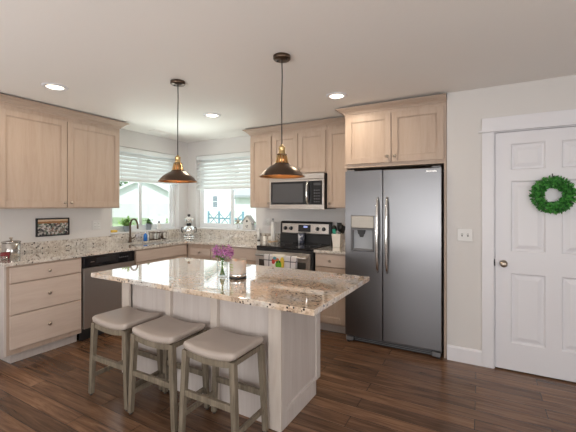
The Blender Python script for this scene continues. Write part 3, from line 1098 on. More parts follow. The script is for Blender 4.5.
# ------------------------------------------------------------------ stools
def rrect(a, b, r, n=5):
    pts = []
    for cx, cy, a0 in ((a - r, b - r, 0), (-a + r, b - r, PI / 2), (-a + r, -b + r, PI), (a - r, -b + r, 1.5 * PI)):
        for k in range(n + 1):
            th = a0 + PI / 2 * k / n
            pts.append((cx + r * math.cos(th), cy + r * math.sin(th)))
    # denser on straight sides
    out = []
    for i, p in enumerate(pts):
        q = pts[(i + 1) % len(pts)]
        d = math.hypot(q[0] - p[0], q[1] - p[1])
        m = max(1, int(d / .03))
        for k in range(m): out.append((p[0] + (q[0] - p[0]) * k / m, p[1] + (q[1] - p[1]) * k / m))
    return out


def make_stool(label):
    t = thing('counter_stool', label, 'stool', (0, 0, 0), 0, 'saddle-seat stools along the island')
    A, Bd = .195, .158         # half sizes of the seat
    z0, sag = .530, .024

    def sad(x): return sag * (x / A) ** 2
    out = rrect(A, Bd, .025)
    n = len(out)
    vs_, fs = [], []
    rings = [(.955, 0), (.985, .004), (1.0, .014), (1.0, .026), (.985, .033), (.95, .039), (.85, .043), (.6, .046), (.3, .048)]
    for s_, dz in rings:
        for (x, y) in out:
            xx, yy = x * s_, y * s_
            if s_ > .9:
                xx, yy = x - (1 - s_) * A * (1 if x > 0 else -1) * min(1, abs(x) / A * 1.0), y - (1 - s_) * Bd * (1 if y > 0 else -1) * min(1, abs(y) / Bd)
            vs_.append((xx, yy, z0 + dz + sad(xx)))
    m = len(rings)
    for i in range(m - 1):
        for k in range(n):
            fs.append((i * n + k, i * n + (k + 1) % n, (i + 1) * n + (k + 1) % n, (i + 1) * n + k))
    vs_.append((0, 0, z0 + .0485)); c = len(vs_) - 1
    for k in range(n): fs.append(((m - 1) * n + k, (m - 1) * n + (k + 1) % n, c))
    vs_.append((0, 0, z0 + .0)); c = len(vs_) - 1
    for k in range(n): fs.append((k, (k + 1) % n, c))
    seat = MB().add(vs_, fs, 0, True).obj('seat', M['leather'], t)
    nb = MB()
    per = rrect(A + .0005, Bd + .0005, .025)
    # nailhead trim low on the cushion edge
    acc = 0; last = None
    for i in range(len(per)):
        p, q = per[i], per[(i + 1) % len(per)]
        d = math.hypot(q[0] - p[0], q[1] - p[1]); mm = max(1, round(d / .016))
        for k in range(mm):
            x = p[0] + (q[0] - p[0]) * k / mm; y = p[1] + (q[1] - p[1]) * k / mm
            L_ = math.hypot(x, y)
            nx, ny = (x / L_, y / L_)
            z = z0 + .012 + sad(x)
            r = .0032
            nb.add([(x + nx * .0025, y + ny * .0025, z), (x - ny * r, y + nx * r, z), (x, y, z + r), (x + ny * r, y - nx * r, z), (x, y, z - r)], [(0, 1, 2), (0, 2, 3), (0, 3, 4), (0, 4, 1)], 0, True)
    nb.obj('nailhead_trim', M['nail'], seat)
    # curved aprons
    lt = .036
    for sy in (-1, 1):
        pl_t, pl_b = [], []
        for k in range(11):
            x = -A + .030 + (2 * A - .06) * k / 10
            pl_t.append((x, z0 - .001 + sad(x))); pl_b.append((x, z0 - .040 + sad(x) * 1.0))
        MB().prism(pl_t + pl_b[::-1], sy * (Bd - .010), sy * (Bd - .030)).obj('apron', M['stool_wood'], t)
    for sx in (-1, 1):
        MB().box(sx * (A - .010), sx * (A - .028), -Bd + .036, Bd - .036, z0 - .028 + .010, z0 - .002 + .013).obj('apron', M['stool_wood'], t, .002)
    # legs, splayed sideways
    for sx in (-1, 1):
        for sy in (-1, 1):
            top = (sx * (A - .018), sy * (Bd - .019), z0 + .012)
            bot = (sx * (A + .012), sy * (Bd - .011), .012)
            lg = MB().bar(bot, top, .031, .031, .037, .037).obj('leg', M['stool_wood'], t, .003)
            MB().lathe([(.011, .0005), (.012, .011)], 10, (bot[0], bot[1], 0)).obj('glide', M['black'], lg)

    def lx(z): return A + .012 - .030 * z / z0
    # stretchers: front high, sides lower, rear high
    for sy, z in ((-1, .285), (1, .240)):
        MB().bar((-lx(z) + .016, sy * (Bd - .014), z), (lx(z) - .016, sy * (Bd - .014), z), .022, .036, up=(0, 1, 0)).obj('stretcher', M['stool_wood'], t, .002)
    for sx in (-1, 1):
        z = .145
        MB().bar((sx * (lx(z)), -Bd + .03, z), (sx * (lx(z)), Bd - .03, z), .020, .030, up=(1, 0, 0)).obj('stretcher', M['stool_wood'], t, .002)
    return t


st = make_stool('taupe saddle-seat wooden counter stool farthest left, nearest the dishwasher')
st.location = (1.880, -2.487, 0)
for (x, y, lab) in ((2.347, -2.500, 'taupe saddle-seat wooden counter stool in the middle of the row at the island'),
                    (2.832, -2.511, 'taupe saddle-seat wooden counter stool on the right, nearest the island end post')):
    s2 = copy_tree(st)
    s2.location = (x, y, 0)
    s2['label'] = lab

# ------------------------------------------------------------------ pendants
def make_pendant(label):
    t = thing('pendant_lamp', label, 'lamp', (0, 0, 0), 0, 'pendant lamps over the island')
    zr = 1.607
    MB().lathe([(.060, H - .0005), (.060, H - .022), (.056, H - .026), (0, H - .027)], 28).obj('canopy', M['bronze'], t)
    for s_ in (-1, 1):
        MB().lathe([(.006, H - .0265), (.006, H - .032), (0, H - .033)], 10, (s_ * .036, 0, 0)).obj('screw', M['black'], t)
    MB().tube([(0, 0, H - .027), (0.003, 0, 2.30), (-.002, 0, 2.1), (0, 0, zr + .215)], .0040, 8).obj('cord', M['cord'], t)
    # socket cap
    MB().lathe([(.008, zr + .222), (.010, zr + .212), (.020, zr + .208), (.024, zr + .200), (.0215, zr + .196), (.0215, zr + .166), (.025, zr + .162), (.025, zr + .155), (.0, zr + .155)], 24).obj('socket_cap', M['brass'], t)
    # slotted neck: ribs between two rings
    nk = MB()
    for k in range(12):
        a = 2 * PI * k / 12
        nk.bar((.046 * math.cos(a), .046 * math.sin(a), zr + .088), (.030 * math.cos(a), .030 * math.sin(a), zr + .153), .009, .005, up=(-math.sin(a), math.cos(a), 0))
    nk.obj('neck', M['brass'], t)
    MB().lathe([(.041, zr + .0925), (.026, zr + .1475), (.024, zr + .1475), (.038, zr + .0925)], 24, close=True).obj('neck_liner', M['copper'], t)
    MB().lathe([(.034, zr + .148), (.034, zr + .156), (.024, zr + .156), (.024, zr + .148)], 24, close=True).lathe([(.052, zr + .083), (.052, zr + .092), (.040, zr + .092), (.040, zr + .083)], 24, close=True).obj('collar', M['bronze'], t)
    prof = [(.050, .088), (.058, .084), (.074, .075), (.094, .063), (.114, .049), (.130, .034), (.140, .021), (.150, .009), (.1585, 0.0)]
    outer = [(r, zr + h) for r, h in prof]
    inner = [(r - .0015, zr + h - .0025) for r, h in prof]
    inner[-1] = (.158, zr - .0012)
    sh = MB().lathe(outer, 48).v
    s_ = MB()
    n = 48

    def shell(pr, mi):
        vs_ = []
        for r, h in pr:
            for k in range(n):
                th = 2 * PI * k / n
                vs_.append((r * math.cos(th), r * math.sin(th), h))
        fs = [(i * n + k, i * n + (k + 1) % n, (i + 1) * n + (k + 1) % n, (i + 1) * n + k) for i in range(len(pr) - 1) for k in range(n)]
        s_.add(vs_, fs, mi, True)
    shell(outer, 0)
    shell(inner, 1)
    shell([outer[-1], inner[-1]], 1)
    shell([outer[0], inner[0]], 1)
    o = s_.obj('lamp_shade', [M['bronze'], M['copper']], t)
    MB().lathe([(0, zr + .035), (.018, zr + .040), (.028, zr + .060), (.026, zr + .080), (.014, zr + .105), (.013, zr + .140), (0, zr + .140)], 20).obj('bulb', M['bulb'], t)
    return t


p1 = make_pendant('dark bronze pendant lamp hanging on the left, in front of the windows')
p1.location = (2.008, -2.105, 0)
p2 = copy_tree(p1)
p2.location = (3.010, -2.110, 0)
p2['label'] = 'dark bronze pendant lamp hanging on the right, in front of the microwave cabinets'

# ------------------------------------------------------------------ ceiling fittings
def make_can(label, x, y, power, first=None):
    if first is None:
        t = thing('recessed_light', label, 'ceiling light', (x, y, H), 0, 'recessed ceiling lights')
        MB().lathe([(.100, -.0005), (.100, -.004), (.092, -.009), (.066, -.0095), (.066, -.0035), (.066, -.0005)], 40, close=True).obj('trim_ring', M['trim'], t)
        MB().lathe([(.0655, -.001), (.0655, -.004), (0, -.0055)], 36).obj('lens', M['lens'], t)
    else:
        t = copy_tree(first)
        t.location = (x, y, H)
        t['label'] = label
    return t


c_ = make_can('lit recessed ceiling light above the left upper cabinets', .984, -2.534, 0)
c2_ = make_can('lit recessed ceiling light in front of the refrigerator cabinet, right of the right pendant', 3.028, -1.118, 0, c_)
c3_ = make_can('lit recessed ceiling light between the two pendant cords, near the back windows', 1.533, -1.147, 0, c_)
for o, pw in ((c_, 5), (c2_, 7.5), (c3_, 8)):
    area('downlight', (0, 0, -.012), (0, 0, 0), .12, .12, pw, (1.0, .84, .64), parent=o, shape='DISK')
t = thing('ceiling_vent', 'small white ceiling vent above the left window', 'vent', (.285, -.80, H))
f_ = MB().box(-.06, .06, -.14, -.13, -.006, -.0005).box(-.06, .06, .13, .14, -.006, -.0005).box(-.06, -.05, -.13, .13, -.006, -.0005).box(.05, .06, -.13, .13, -.006, -.0005)
f_.obj('frame', M['ceiling'], t)
f_ = MB()
for k in range(7): f_.box(-.05 + .004 + k * .0145, -.05 + .011 + k * .0145, -.13, .13, -.005, -.001)
f_.obj('slats', M['ceiling'], t)

# ------------------------------------------------------------------ blinds
def blind(label, L, zt, zb, loc, rz):
    """local: x along, y outward (into the reveal)"""
    t = thing('window_blind', label, 'blind', loc, rz)
    MB().box(.004, L - .004, .012, .060, zt - .045, zt - .001).obj('headrail', M['blind'], t, .002)
    MB().box(.002, L - .002, .002, .0115, zt - .066, zt - .012).obj('valance', M['blind'], t, .003)
    n = round((zt - .085 - zb - .03) / .058) + 1
    for k in range(n):
        z = zt - .095 - k * (zt - .095 - zb - .045) / (n - 1)
        sl = MB()
        a = math.radians(49)
        hw = .037
        pr = []
        for i in range(5):
            s_ = -1 + 2 * i / 4
            pr.append((.036 + hw * s_ * math.cos(a), z + hw * s_ * math.sin(a) + .004 * (1 - s_ * s_)))
        poly = pr + [(y + .0022, z_ - .0022) for y, z_ in pr[::-1]]
        sl.prism(poly, .006, L - .006, plane='yz')
        sl.obj('slat', M['blind'], t)
    MB().box(.006, L - .006, .018, .054, zb, zb + .018).obj('bottom_rail', M['blind'], t, .003)
    for x in (.16, L / 2, L - .16):
        MB().tube([(x, .009, zt - .06), (x, .009, zb + .01)], .0012, 6).obj('ladder_cord', M['white_plastic'], t)
    MB().tube([(.09, .004, zt - .075), (.092, .0, zb - .10)], .004, 8).obj('tilt_wand', M['white_plastic'], t)
    return t


blind('white slatted blind half lowered in the left wall window over the sink', L1 - .008, W1[3] - .001, 1.738, (0.0, W1[0] + .004, 0), PI / 2)
blind('white slatted blind half lowered in the back wall window beside the corner', L2 - .008, W2[3] - .001, 1.662, (W2[0] + .004, 0.0, 0), 0)

# ------------------------------------------------------------------ wall plates, picture, wreath
def plate(name, label, loc, rz, gangs, wd, hg, kind):
    t = thing(name, label, name.split('_')[-1], loc, rz)
    MB().box(-wd / 2, wd / 2, -.006, -.0005, -hg / 2, hg / 2).obj('cover_plate', M['plate'], t, .002)
    for k in range(gangs):
        x = (k - (gangs - 1) / 2) * .046
        if kind[k] == 'switch':
            s_ = MB().box(x - .006, x + .006, -.0075, -.0055, -.013, .013).obj('switch_slot', M['grey_plastic'], t)
            MB().bar((x, -.006, 0), (x, -.018, .008), .008, .010).obj('toggle', M['white_plastic'], t, .001)
        else:
            for dz in (-.02, .02):
                o = MB().box(x - .016, x + .016, -.0085, -.0055, dz - .014, dz + .014).obj('receptacle', M['white_plastic'], t, .002)
                MB().box(x - .008, x - .005, -.0092, -.0082, dz - .005, dz + .006).box(x + .005, x + .008, -.0092, -.0082, dz - .005, dz + .006).obj('slots', M['steel_dark'], o)
    return t


plate('light_switch', 'white double switch plate on the wall between refrigerator and white door', (4.086, DY, 1.145), 0, 2, .118, .112, ['switch', 'switch'])
plate('wall_outlet', 'white double outlet plate on the left wall beside the window, right of the picture', (0, -1.545, 1.165), PI / 2, 2, .118, .112, ['outlet', 'outlet'])
plate('wall_outlet', 'white outlet plate on the back wall beside the paper towels', (1.560, 0, 1.175), 0, 1, .072, .112, ['outlet'])


def picmat():
    m = mat('panorama_print', (0.5, 0.5, 0.5), 0.35)
    t = NT(m)
    v = t.coord((58, 58, 64))
    vo = t.n('ShaderNodeTexVoronoi', feature='F1'); t.l(v, vo.inputs['Vector']); vo.inputs['Scale'].default_value = 1.0
    sp = t.n('ShaderNodeSeparateColor'); t.l(vo.outputs['Color'], sp.inputs[0])
    crowd = t.ramp(sp.outputs[0], [(0.0, (.03, .03, .04)), (.25, (.20, .20, .18)), (.45, (.46, .44, .41)), (.6, (.14, .20, .15)), (.75, (.58, .56, .54)), (.9, (.24, .13, .10))], 'CONSTANT')
    c = t.n('ShaderNodeTexCoord'); s = t.n('ShaderNodeSeparateXYZ'); t.l(c.outputs['Object'], s.inputs[0])
    zz = t.math('ADD', s.outputs[2], t.math('MULTIPLY', t.noise(v, .25, 2), .02))
    k = t.math('GREATER_THAN', zz, .052)
    k2 = t.math('GREATER_THAN', zz, .075)
    col = t.mix(k, crowd, (.34, .17, .07))
    col = t.mix(k2, col, (.66, .50, .36))
    t.l(col, t.p.inputs['Base Color'])
    return m


t = thing('framed_picture', 'small black framed panorama picture on the left wall under the cabinets', 'picture', (0, -2.057, 1.168), PI / 2)
hw, hh = .172, .100
MB().box(-hw, hw, -.022, -.001, hh - .014, hh).box(-hw, hw, -.022, -.001, -hh, -hh + .014).box(-hw, -hw + .014, -.022, -.001, -hh + .014, hh - .014).box(hw - .014, hw, -.022, -.001, -hh + .014, hh - .014).obj('picture_frame', M['black'], t, .001)
MB().box(-hw + .014, hw - .014, -.014, -.002, -hh + .014, hh - .014).obj('print', picmat(), t)


def leaf(mb, c, d, n, L, W_, bend=.15):
    """one folded leaf from base c along d, facing n"""
    d = d.normalized(); n = (n - d * n.dot(d)).normalized(); s_ = d.cross(n)
    P = [c, c + d * (L * .35) + s_ * (W_ * .5) + n * (bend * W_ * .4), c + d * (L * .75) + s_ * (W_ * .38) + n * (bend * W_ * .3), c + d * L - n * (bend * L * .2),
         c + d * (L * .75) - s_ * (W_ * .38) + n * (bend * W_ * .3), c + d * (L * .35) - s_ * (W_ * .5) + n * (bend * W_ * .4), c + d * (L * .4), c + d * (L * .75)]
    mb.add(P, [(0, 1, 6), (1, 2, 7, 6), (2, 3, 7), (3, 4, 7), (4, 5, 6, 7), (5, 0, 6)], 0, False)


R = random.Random(3)
t = thing('wreath', 'round green boxwood wreath hanging on the white panel door', 'wreath', (4.713, DY - .033, 1.492))
mb = MB()
RM, rm = .105, .036
for k in range(1500):
    a = R.uniform(0, 2 * PI); b = R.uniform(-.9, PI + .9)
    rr = rm * R.uniform(.55, 1.1)
    cdir = Vector((math.cos(a), 0, math.sin(a)))
    nn = cdir * math.cos(b) + Vector((0, -1, 0)) * math.sin(b)
    p = cdir * RM + nn * rr * .8
    if p.y > .018: continue
    d = (nn + Vector((R.gauss(0, .8), R.gauss(0, .5), R.gauss(0, .8)))).normalized()
    if d.y > .1: d.y = -.1
    leaf(mb, p, d, nn + Vector((R.gauss(0, .3), 0, R.gauss(0, .3))), R.uniform(.020, .034), R.uniform(.011, .017))
fo = mb.obj('foliage', M['leaf_wreath'], t)
core = MB()
core.tube([(RM * math.cos(2 * PI * k / 40), 0, RM * math.sin(2 * PI * k / 40)) for k in range(41)], .017, 8, cap=False)
core.obj('ring', M['leaf_wreath'], t)
MB().tube([(0, .0, RM + .01), (0, -.002, RM + .055), (0, .010, RM + .066), (0, .020, RM + .058), (0, .026, RM + .060)], .003, 8).obj('hook', M['black'], t)

# ------------------------------------------------------------------ things on the left counter
E_ = .0006
t = thing('canister', 'shiny steel canister with a knobbed lid at the left end of the counter', 'canister', (.275, -2.563, CT + E_))
t.scale = (1.25, 1.25, 1.16)
MB().lathe([(.056, 0), (.058, .003), (.058, .118), (.055, .120)], 36).obj('body', M['can_steel'], t)
MB().lathe([(.0605, .1205), (.0615, .124), (.0605, .130), (.045, .136), (.012, .139), (0, .139)], 36).obj('lid', M['can_steel'], t)
MB().lathe([(.006, .139), (.006, .148), (.013, .155), (.010, .163), (0, .165)], 16).obj('lid_knob', M['satin'], t)
t = thing('candle_holder', 'small dark red glass candle holder in front of the steel canister', 'candle holder', (.375, -2.652, CT + E_))
MB().lathe([(.024, 0), (.034, .004), (.036, .012), (.038, .062), (.034, .062), (.032, .014), (0, .012)], 24).obj('cup', M['red_dark'], t)
MB().lathe([(.031, .0145), (.0315, .042), (.006, .044), (0, .043)], 20).obj('candle', M['amber'], t)
t = thing('votive_glass', 'tiny clear votive glass at the left photo edge beside the red holder', 'glass', (.490, -2.705, CT + E_))
MB().lathe([(.018, 0), (.024, .003), (.027, .042), (.0255, .042), (.0225, .006), (0, .005)], 24).obj('cup', M['jar_glass'], t)

# corner tiered jar
t = thing('tiered_jar', 'tall silver tiered jar with a black knob in the counter corner', 'jar', (.215, -.185, CT + E_))
t.scale = (1.2, 1.2, 1.13)
MB().lathe([(.074, 0), (.080, .006), (.078, .016), (.055, .024), (.048, .032)], 32).obj('base', M['chrome'], t)
MB().lathe([(.048, .0325), (.066, .05), (.078, .085), (.074, .125), (.055, .155), (.034, .165)], 32).obj('lower_bowl', M['chrome'], t)
MB().lathe([(.034, .1655), (.030, .185), (.038, .190)], 32).obj('waist', M['black'], t)
MB().lathe([(.038, .1905), (.050, .205), (.056, .235), (.058, .245), (.052, .247)], 32).obj('upper_bowl', M['chrome'], t)
MB().lathe([(.060, .2475), (.058, .256), (.040, .272), (.018, .280), (0, .281)], 32).obj('lid', M['white_ceramic'], t)
MB().lathe([(.008, .2815), (.009, .29), (.020, .300), (.018, .313), (0, .318)], 20).obj('lid_knob', M['black'], t)
for s_ in (-1, 1):
    a = math.radians(29)
    dx, dy = math.cos(a) * s_, math.sin(a) * s_
    MB().tube([(.070 * dx, .070 * dy, .13), (.092 * dx, .092 * dy, .135), (.098 * dx, .098 * dy, .105), (.092 * dx, .092 * dy, .075), (.073 * dx, .073 * dy, .065)], .006, 8).obj('handle', M['black'], t)

# sill plants
def plant(name, label, loc, pr, ph, ns, spread, hgt, lm, seed, Ls=(.03, .05)):
    R = random.Random(seed)
    t = thing(name, label, 'plant', loc)
    MB().lathe([(pr * .72, 0), (pr, ph), (pr * 1.06, ph), (pr * 1.06, ph * .86), (pr * 1.0, ph * .86)][:3] + [(pr * .92, ph), (pr * .88, ph * .85), (0, ph * .85)], 24).obj('pot', M['pot'], t)
    MB().lathe([(pr * .87, ph * .855), (pr * .5, ph * .89), (0, ph * .9)], 20).obj('soil', M['soil'], t)
    sm, lf = MB(), MB()
    for k in range(ns):
        a = R.uniform(0, 2 * PI); rr = abs(R.gauss(0, .6)) * spread
        tip = Vector((math.cos(a) * rr, math.sin(a) * rr, ph + hgt * R.uniform(-.05, 1)))
        base = Vector((math.cos(a) * pr * .4 * R.random(), math.sin(a) * pr * .4 * R.random(), ph * .9))
        tip.z = max(tip.z, ph + .012)
        mid = base.lerp(tip, .5) + Vector((0, 0, .02))
        sm.tube([base, mid, tip], .0014, 5)
        for j in range(8):
            p = (base.lerp(mid, (j / 4)) if j < 4 else mid.lerp(tip, (j - 3) / 4))
            if p.z < ph + .008: p.z = ph + .008
            leaf(lf, p, Vector((R.gauss(0, 1), R.gauss(0, 1), R.gauss(.2, .6))), Vector((R.gauss(0, .4), R.gauss(0, .4), 1)), R.uniform(*Ls), R.uniform(.014, .022))
    sm.obj('stems', M['stem'], t)
    lf.obj('leaves', lm, t)
    return t


SZ = W1[2] + .0186
plant('potted_plant', 'bushy green plant in a grey pot on the left window sill, behind the faucet', (-.036, -1.095, SZ), .044, .075, 60, .110, .105, M['leaf'], 1, (.028, .046))
plant('potted_plant', 'small sprouting plant in a grey tapered pot on the sill by the window bar', (-.036, -.735, SZ), .044, .090, 22, .058, .070, M['leaf2'], 5, (.022, .036))
t = thing('sponge', 'yellow sponge on the left window sill near the upper cabinet', 'sponge', (-.034, -1.30, SZ))
MB().box(-.030, .030, -.045, .045, 0, .030).obj('sponge_body', M['yellow'], t, .005)


def bottle(name, label, loc, body, top, r, h, pump=True, cat='bottle'):
    t = thing(name, label, cat, loc)
    MB().lathe([(r * .9, 0), (r, .004), (r, h * .72), (r * .85, h * .84), (r * .42, h * .92), (r * .42, h), (0, h)], 24).obj('body', body, t)
    c = MB().lathe([(r * .46, h + .0005), (r * .46, h + .014), (r * .2, h + .016), (r * .16, h + .03), (0, h + .03)], 16)
    if pump: c.tube([(0, 0, h + .028), (.018, -.012, h + .030), (.036, -.022, h + .022)], .005, 8)
    c.obj('pump' if pump else 'cap', top, t)
    return t


bottle('soap_bottle', 'white soap bottle with a black pump on the window sill above the dish caddy', (-.030, -.555, SZ), M['white_plastic'], M['black'], .034, .095)
bottle('dish_soap', 'blue dish soap bottle standing behind the sink', (.095, -.895, CT + E_), M['blue'], M['white_plastic'], .026, .105, False)
bottle('lotion_bottle', 'small white bottle right of the blue dish soap behind the sink', (.075, -.842, CT + E_), M['white_plastic'], M['white_plastic'], .020, .095, False)
t = thing('dish_caddy', 'dark wire caddy on the counter behind the right sink bowl', 'caddy', (.078, -.665, CT + E_))
wr = MB()
a, b = .042, .115
for z in (.006, .100):
    wr.tube([(-a, -b, z), (a, -b, z), (a, b, z), (-a, b, z), (-a, -b, z)], .004, 8)
for x in (-a, a):
    for k in range(5):
        y = -b + 2 * b * k / 4
        wr.tube([(x, y, .002), (x, y, .104)], .0035, 8)
for k in range(4):
    wr.tube([(-a, -b + 2 * b * (k + .5) / 4, .006), (a, -b + 2 * b * (k + .5) / 4, .006)], .0025, 6)
wr.obj('wire_frame', M['bronze'], t)
t = thing('scrub_brush', 'dark scrub brush standing in the right end of the wire caddy', 'brush', (.078, -.590, CT + E_ + .0095))
MB().lathe([(.020, 0), (.024, .02), (.020, .035), (.009, .042), (.011, .07), (0, .076)], 18).obj('brush_body', M['bronze'], t)
bottle('soap_bottle', 'clear-white small bottle standing in the wire caddy', (.078, -.700, CT + E_ + .0095), M['white_plastic'], M['white_plastic'], .022, .075, False)

# back window sill: birdhouse and tree
SZ2 = W2[2] + .0186
t = thing('birdhouse', 'small white wooden birdhouse with a round hole on the back window sill', 'birdhouse', (1.200, .029, SZ2))
t.scale = (1.3, 1.1, 1.3)
hw = .058
mb = MB().prism([(-hw, .004), (hw, .004), (hw, .085), (0, .155), (-hw, .085)], -.036, .036)
mb.obj('house_body', mat('chalky_white', (0.70, 0.69, 0.66), 0.8), t, .002)
for s_ in (-1, 1):
    MB().bar((s_ * .001, 0, .160), (s_ * .078, 0, .072), .092, .008, up=(0, 1, 0)).obj('roof_panel', mat('chalky_grey', (0.50, 0.50, 0.50), 0.8), t, .001)
MB().lathe([(.013, .0), (.013, .0012), (0, .0013)], 20, (0, -.0362, .096), 'y').obj('entry_hole', M['steel_dark'], t)
mb = MB()
for x, z, s_ in ((-.02, .04, 1), (.0, .05, -1), (-.008, .028, 1)):
    mb.prism([(x, z), (x + .013, z + .010 * s_), (x + .018, z + .002), (x + .006, z - .010)], -.0372, -.0362)
mb.obj('leaf_motif', M['grey_plastic'], t)
MB().box(-.066, .066, -.042, .042, 0, .0038).obj('base', mat('chalky_base', (0.55, 0.54, 0.52), 0.8), t)
t = thing('star_figurine', 'little silver star figurine on a stand left of the white birdhouse', 'figurine', (1.005, .030, SZ2))
t.scale = (1.3, 1.3, 1.35)
MB().lathe([(.020, 0), (.022, .004), (.006, .010), (.005, .05)], 16).obj('stand', M['chrome'], t)
mb = MB()
for k in range(5):
    a = PI / 2 + 2 * PI * k / 5
    a2 = a + PI / 5
    a3 = a - PI / 5
    c = (0, .085)
    P = [(0, -.008, .085), (.050 * math.cos(a), 0, .085 + (.062 if k == 0 else .046) * math.sin(a)), (.019 * math.cos(a2), 0, .085 + .019 * math.sin(a2)), (.019 * math.cos(a3), 0, .085 + .019 * math.sin(a3)), (0, .008, .085)]
    mb.add(P, [(0, 1, 2), (0, 3, 1), (4, 2, 1), (4, 1, 3)])
mb.obj('star', M['satin'], t)

# things left of the range
t = thing('paper_towel', 'upright white paper towel roll on a holder left of the range', 'paper towel', (1.728, -.135, CT + E_))
MB().lathe([(.068, 0), (.070, .004), (.066, .012), (0, .013)], 28).obj('holder_base', M['wood_small'], t)
MB().lathe([(.031, .0135), (.031, .272), (.014, .273), (0, .273)], 28).obj('roll', M['paper'], t)
MB().lathe([(.006, .273), (.006, .296), (.013, .303), (.011, .316), (0, .32)], 16).obj('holder_finial', M['grey_plastic'], t)
t = thing('spray_bottle', 'slim pale spray bottle on the counter at the back window corner', 'bottle', (1.452, -.075, CT + E_))
MB().lathe([(.020, 0), (.021, .003), (.021, .012)], 20).obj('foot', M['black'], t)
MB().lathe([(.021, .0125), (.021, .10), (.016, .135), (.013, .150), (.011, .165), (0, .166)], 20).obj('body', M['white_plastic'], t)
for (x, y, lab) in ((1.590, -.130, 'white lidded jar next to the slim spray bottle, left of the paper towels'), (1.650, -.075, 'white lidded jar close behind the paper towels')):
    t = thing('spice_jar', lab, 'jar', (x, y, CT + E_), 0, 'white jars left of the range')
    MB().lathe([(.026, 0), (.028, .004), (.028, .068), (.024, .072), (0, .072)], 20).obj('body', M['white_ceramic'], t)
    MB().lathe([(.026, .0725), (.026, .088), (.022, .092), (0, .093)], 20).obj('lid', M['satin'], t)
t = thing('salt_box', 'white and grey printed canister at the back of the cooktop', 'canister', (RG0 + .352, -.655 + .505, .9226))


def saltmat():
    m = mat('printed_card', (0.7, 0.7, 0.72), 0.5)
    t = NT(m)
    v = t.coord((30, 30, 34))
    vo = t.n('ShaderNodeTexVoronoi'); t.l(v, vo.inputs['Vector']); vo.inputs['Scale'].default_value = 1
    sp = t.n('ShaderNodeSeparateColor'); t.l(vo.outputs['Color'], sp.inputs[0])
    t.l(t.ramp(sp.outputs[0], [(0, (.10, .11, .16)), (.3, (.66, .66, .69)), (.7, (.42, .43, .50))], 'CONSTANT'), t.p.inputs['Base Color'])
    return m


MB().lathe([(.042, 0), (.042, .118), (.040, .120)], 24).obj('body', saltmat(), t)
MB().lathe([(.0425, .1205), (.0425, .134), (0, .135)], 24).obj('lid', M['grey_plastic'], t)

# crock and utensils
CX, CY = 2.715, -.270
t = thing('utensil_crock', 'white tapered square crock on the counter beside the refrigerator', 'crock', (CX, CY, CT + E_))
mb = MB()
b0, b1, hh = .043, .058, .158
o4 = [(-1, -1), (1, -1), (1, 1), (-1, 1)]
V = [(i * b0, j * b0, 0) for i, j in o4] + [(i * b1, j * b1, hh) for i, j in o4] + [(i * (b1 - .006), j * (b1 - .006), hh) for i, j in o4] + [(i * (b0 - .006), j * (b0 - .006), .008) for i, j in o4]
fs = [(0, 3, 2, 1)]
for k in range(4):
    j = (k + 1) % 4
    fs += [(k, j, 4 + j, 4 + k), (4 + k, 4 + j, 8 + j, 8 + k), (8 + k, 8 + j, 12 + j, 12 + k)]
fs.append((12, 13, 14, 15))
mb.add(V, fs)
mb.obj('crock_body', M['white_ceramic'], t, .003)


def utensil(name, label, bx, by, lean, hm, kind, m, L=.26):
    t = thing(name, label, 'utensil', (CX + bx, CY + by, CT + E_ + .009), 0, 'utensils in the crock')
    d = Vector((lean[0], lean[1], 1)).normalized()
    hd_ = MB().tube([d * .004, d * (L * .62)], .005, 8)
    hd_.obj('handle', hm, t)
    p = d * (L * .62)
    h = MB()
    sx = Vector((math.cos(math.radians(29)), math.sin(math.radians(29)), 0))
    if kind == 'spoon':
        n = 16
        V = [p]
        for k in range(n):
            a = 2 * PI * k / n
            V.append(p + d * (L * .17 - L * .17 * math.cos(a)) + sx * (.030 * math.sin(a)))
        cpt = p + d * (L * .17) + Vector((0, .014, 0)); V.append(cpt); V.append(cpt - Vector((0, .006, 0)))
        fs = [(1 + k, 1 + (k + 1) % n, n + 1) for k in range(n)] + [(1 + k, 1 + (k + 1) % n, n + 2) for k in range(n)]
        h.add(V[:], fs, 0, True)
    elif kind == 'turner':
        h.bar(p, p + d * (L * .36), .040, .004, .062, .004, up=sx)
    else:
        for k in range(7):
            a = PI * k / 7
            dv = sx * math.cos(a) + Vector((0, 1, 0)) * math.sin(a)
            pts = []
            for i in range(13):
                th = PI * i / 12 * 2
                pts.append(p + d * (L * .20 * (1 - math.cos(th))) + dv * (.030 * math.sin(th)))
            h.tube(pts, .0016, 5)
    h.obj('head', m, t)
    return t


utensil('cooking_spoon', 'black cooking spoon leaning right in the white crock', .014, .0, (.13, .03), M['utensil_black'], 'spoon', M['utensil_black'], .275)
utensil('turner', 'black slotted turner standing at the back of the white crock', .002, .022, (.02, .06), M['utensil_black'], 'turner', M['utensil_black'], .285)
utensil('ladle', 'black ladle leaning left in the white crock', -.026, .012, (-.10, .02), M['utensil_black'], 'spoon', M['utensil_black'], .26)
utensil('skimmer', 'black skimmer leaning toward the refrigerator in the white crock', .022, .018, (.16, .10), M['utensil_black'], 'turner', M['utensil_black'], .25)
t = thing('spatula', 'green silicone spatula at the left side of the white crock', 'utensil', (CX - .020, CY - .026, CT + E_ + .009), 0, 'utensils in the crock')
d = Vector((-.07, -.02, 1)).normalized()
MB().tube([d * .004, d * .135], .006, 8).obj('handle', M['utensil_green'], t)
MB().bar(d * .1355, d * .205, .036, .010, .042, .008, up=(math.cos(.5), math.sin(.5), 0)).obj('head', M['utensil_green'], t, .004)

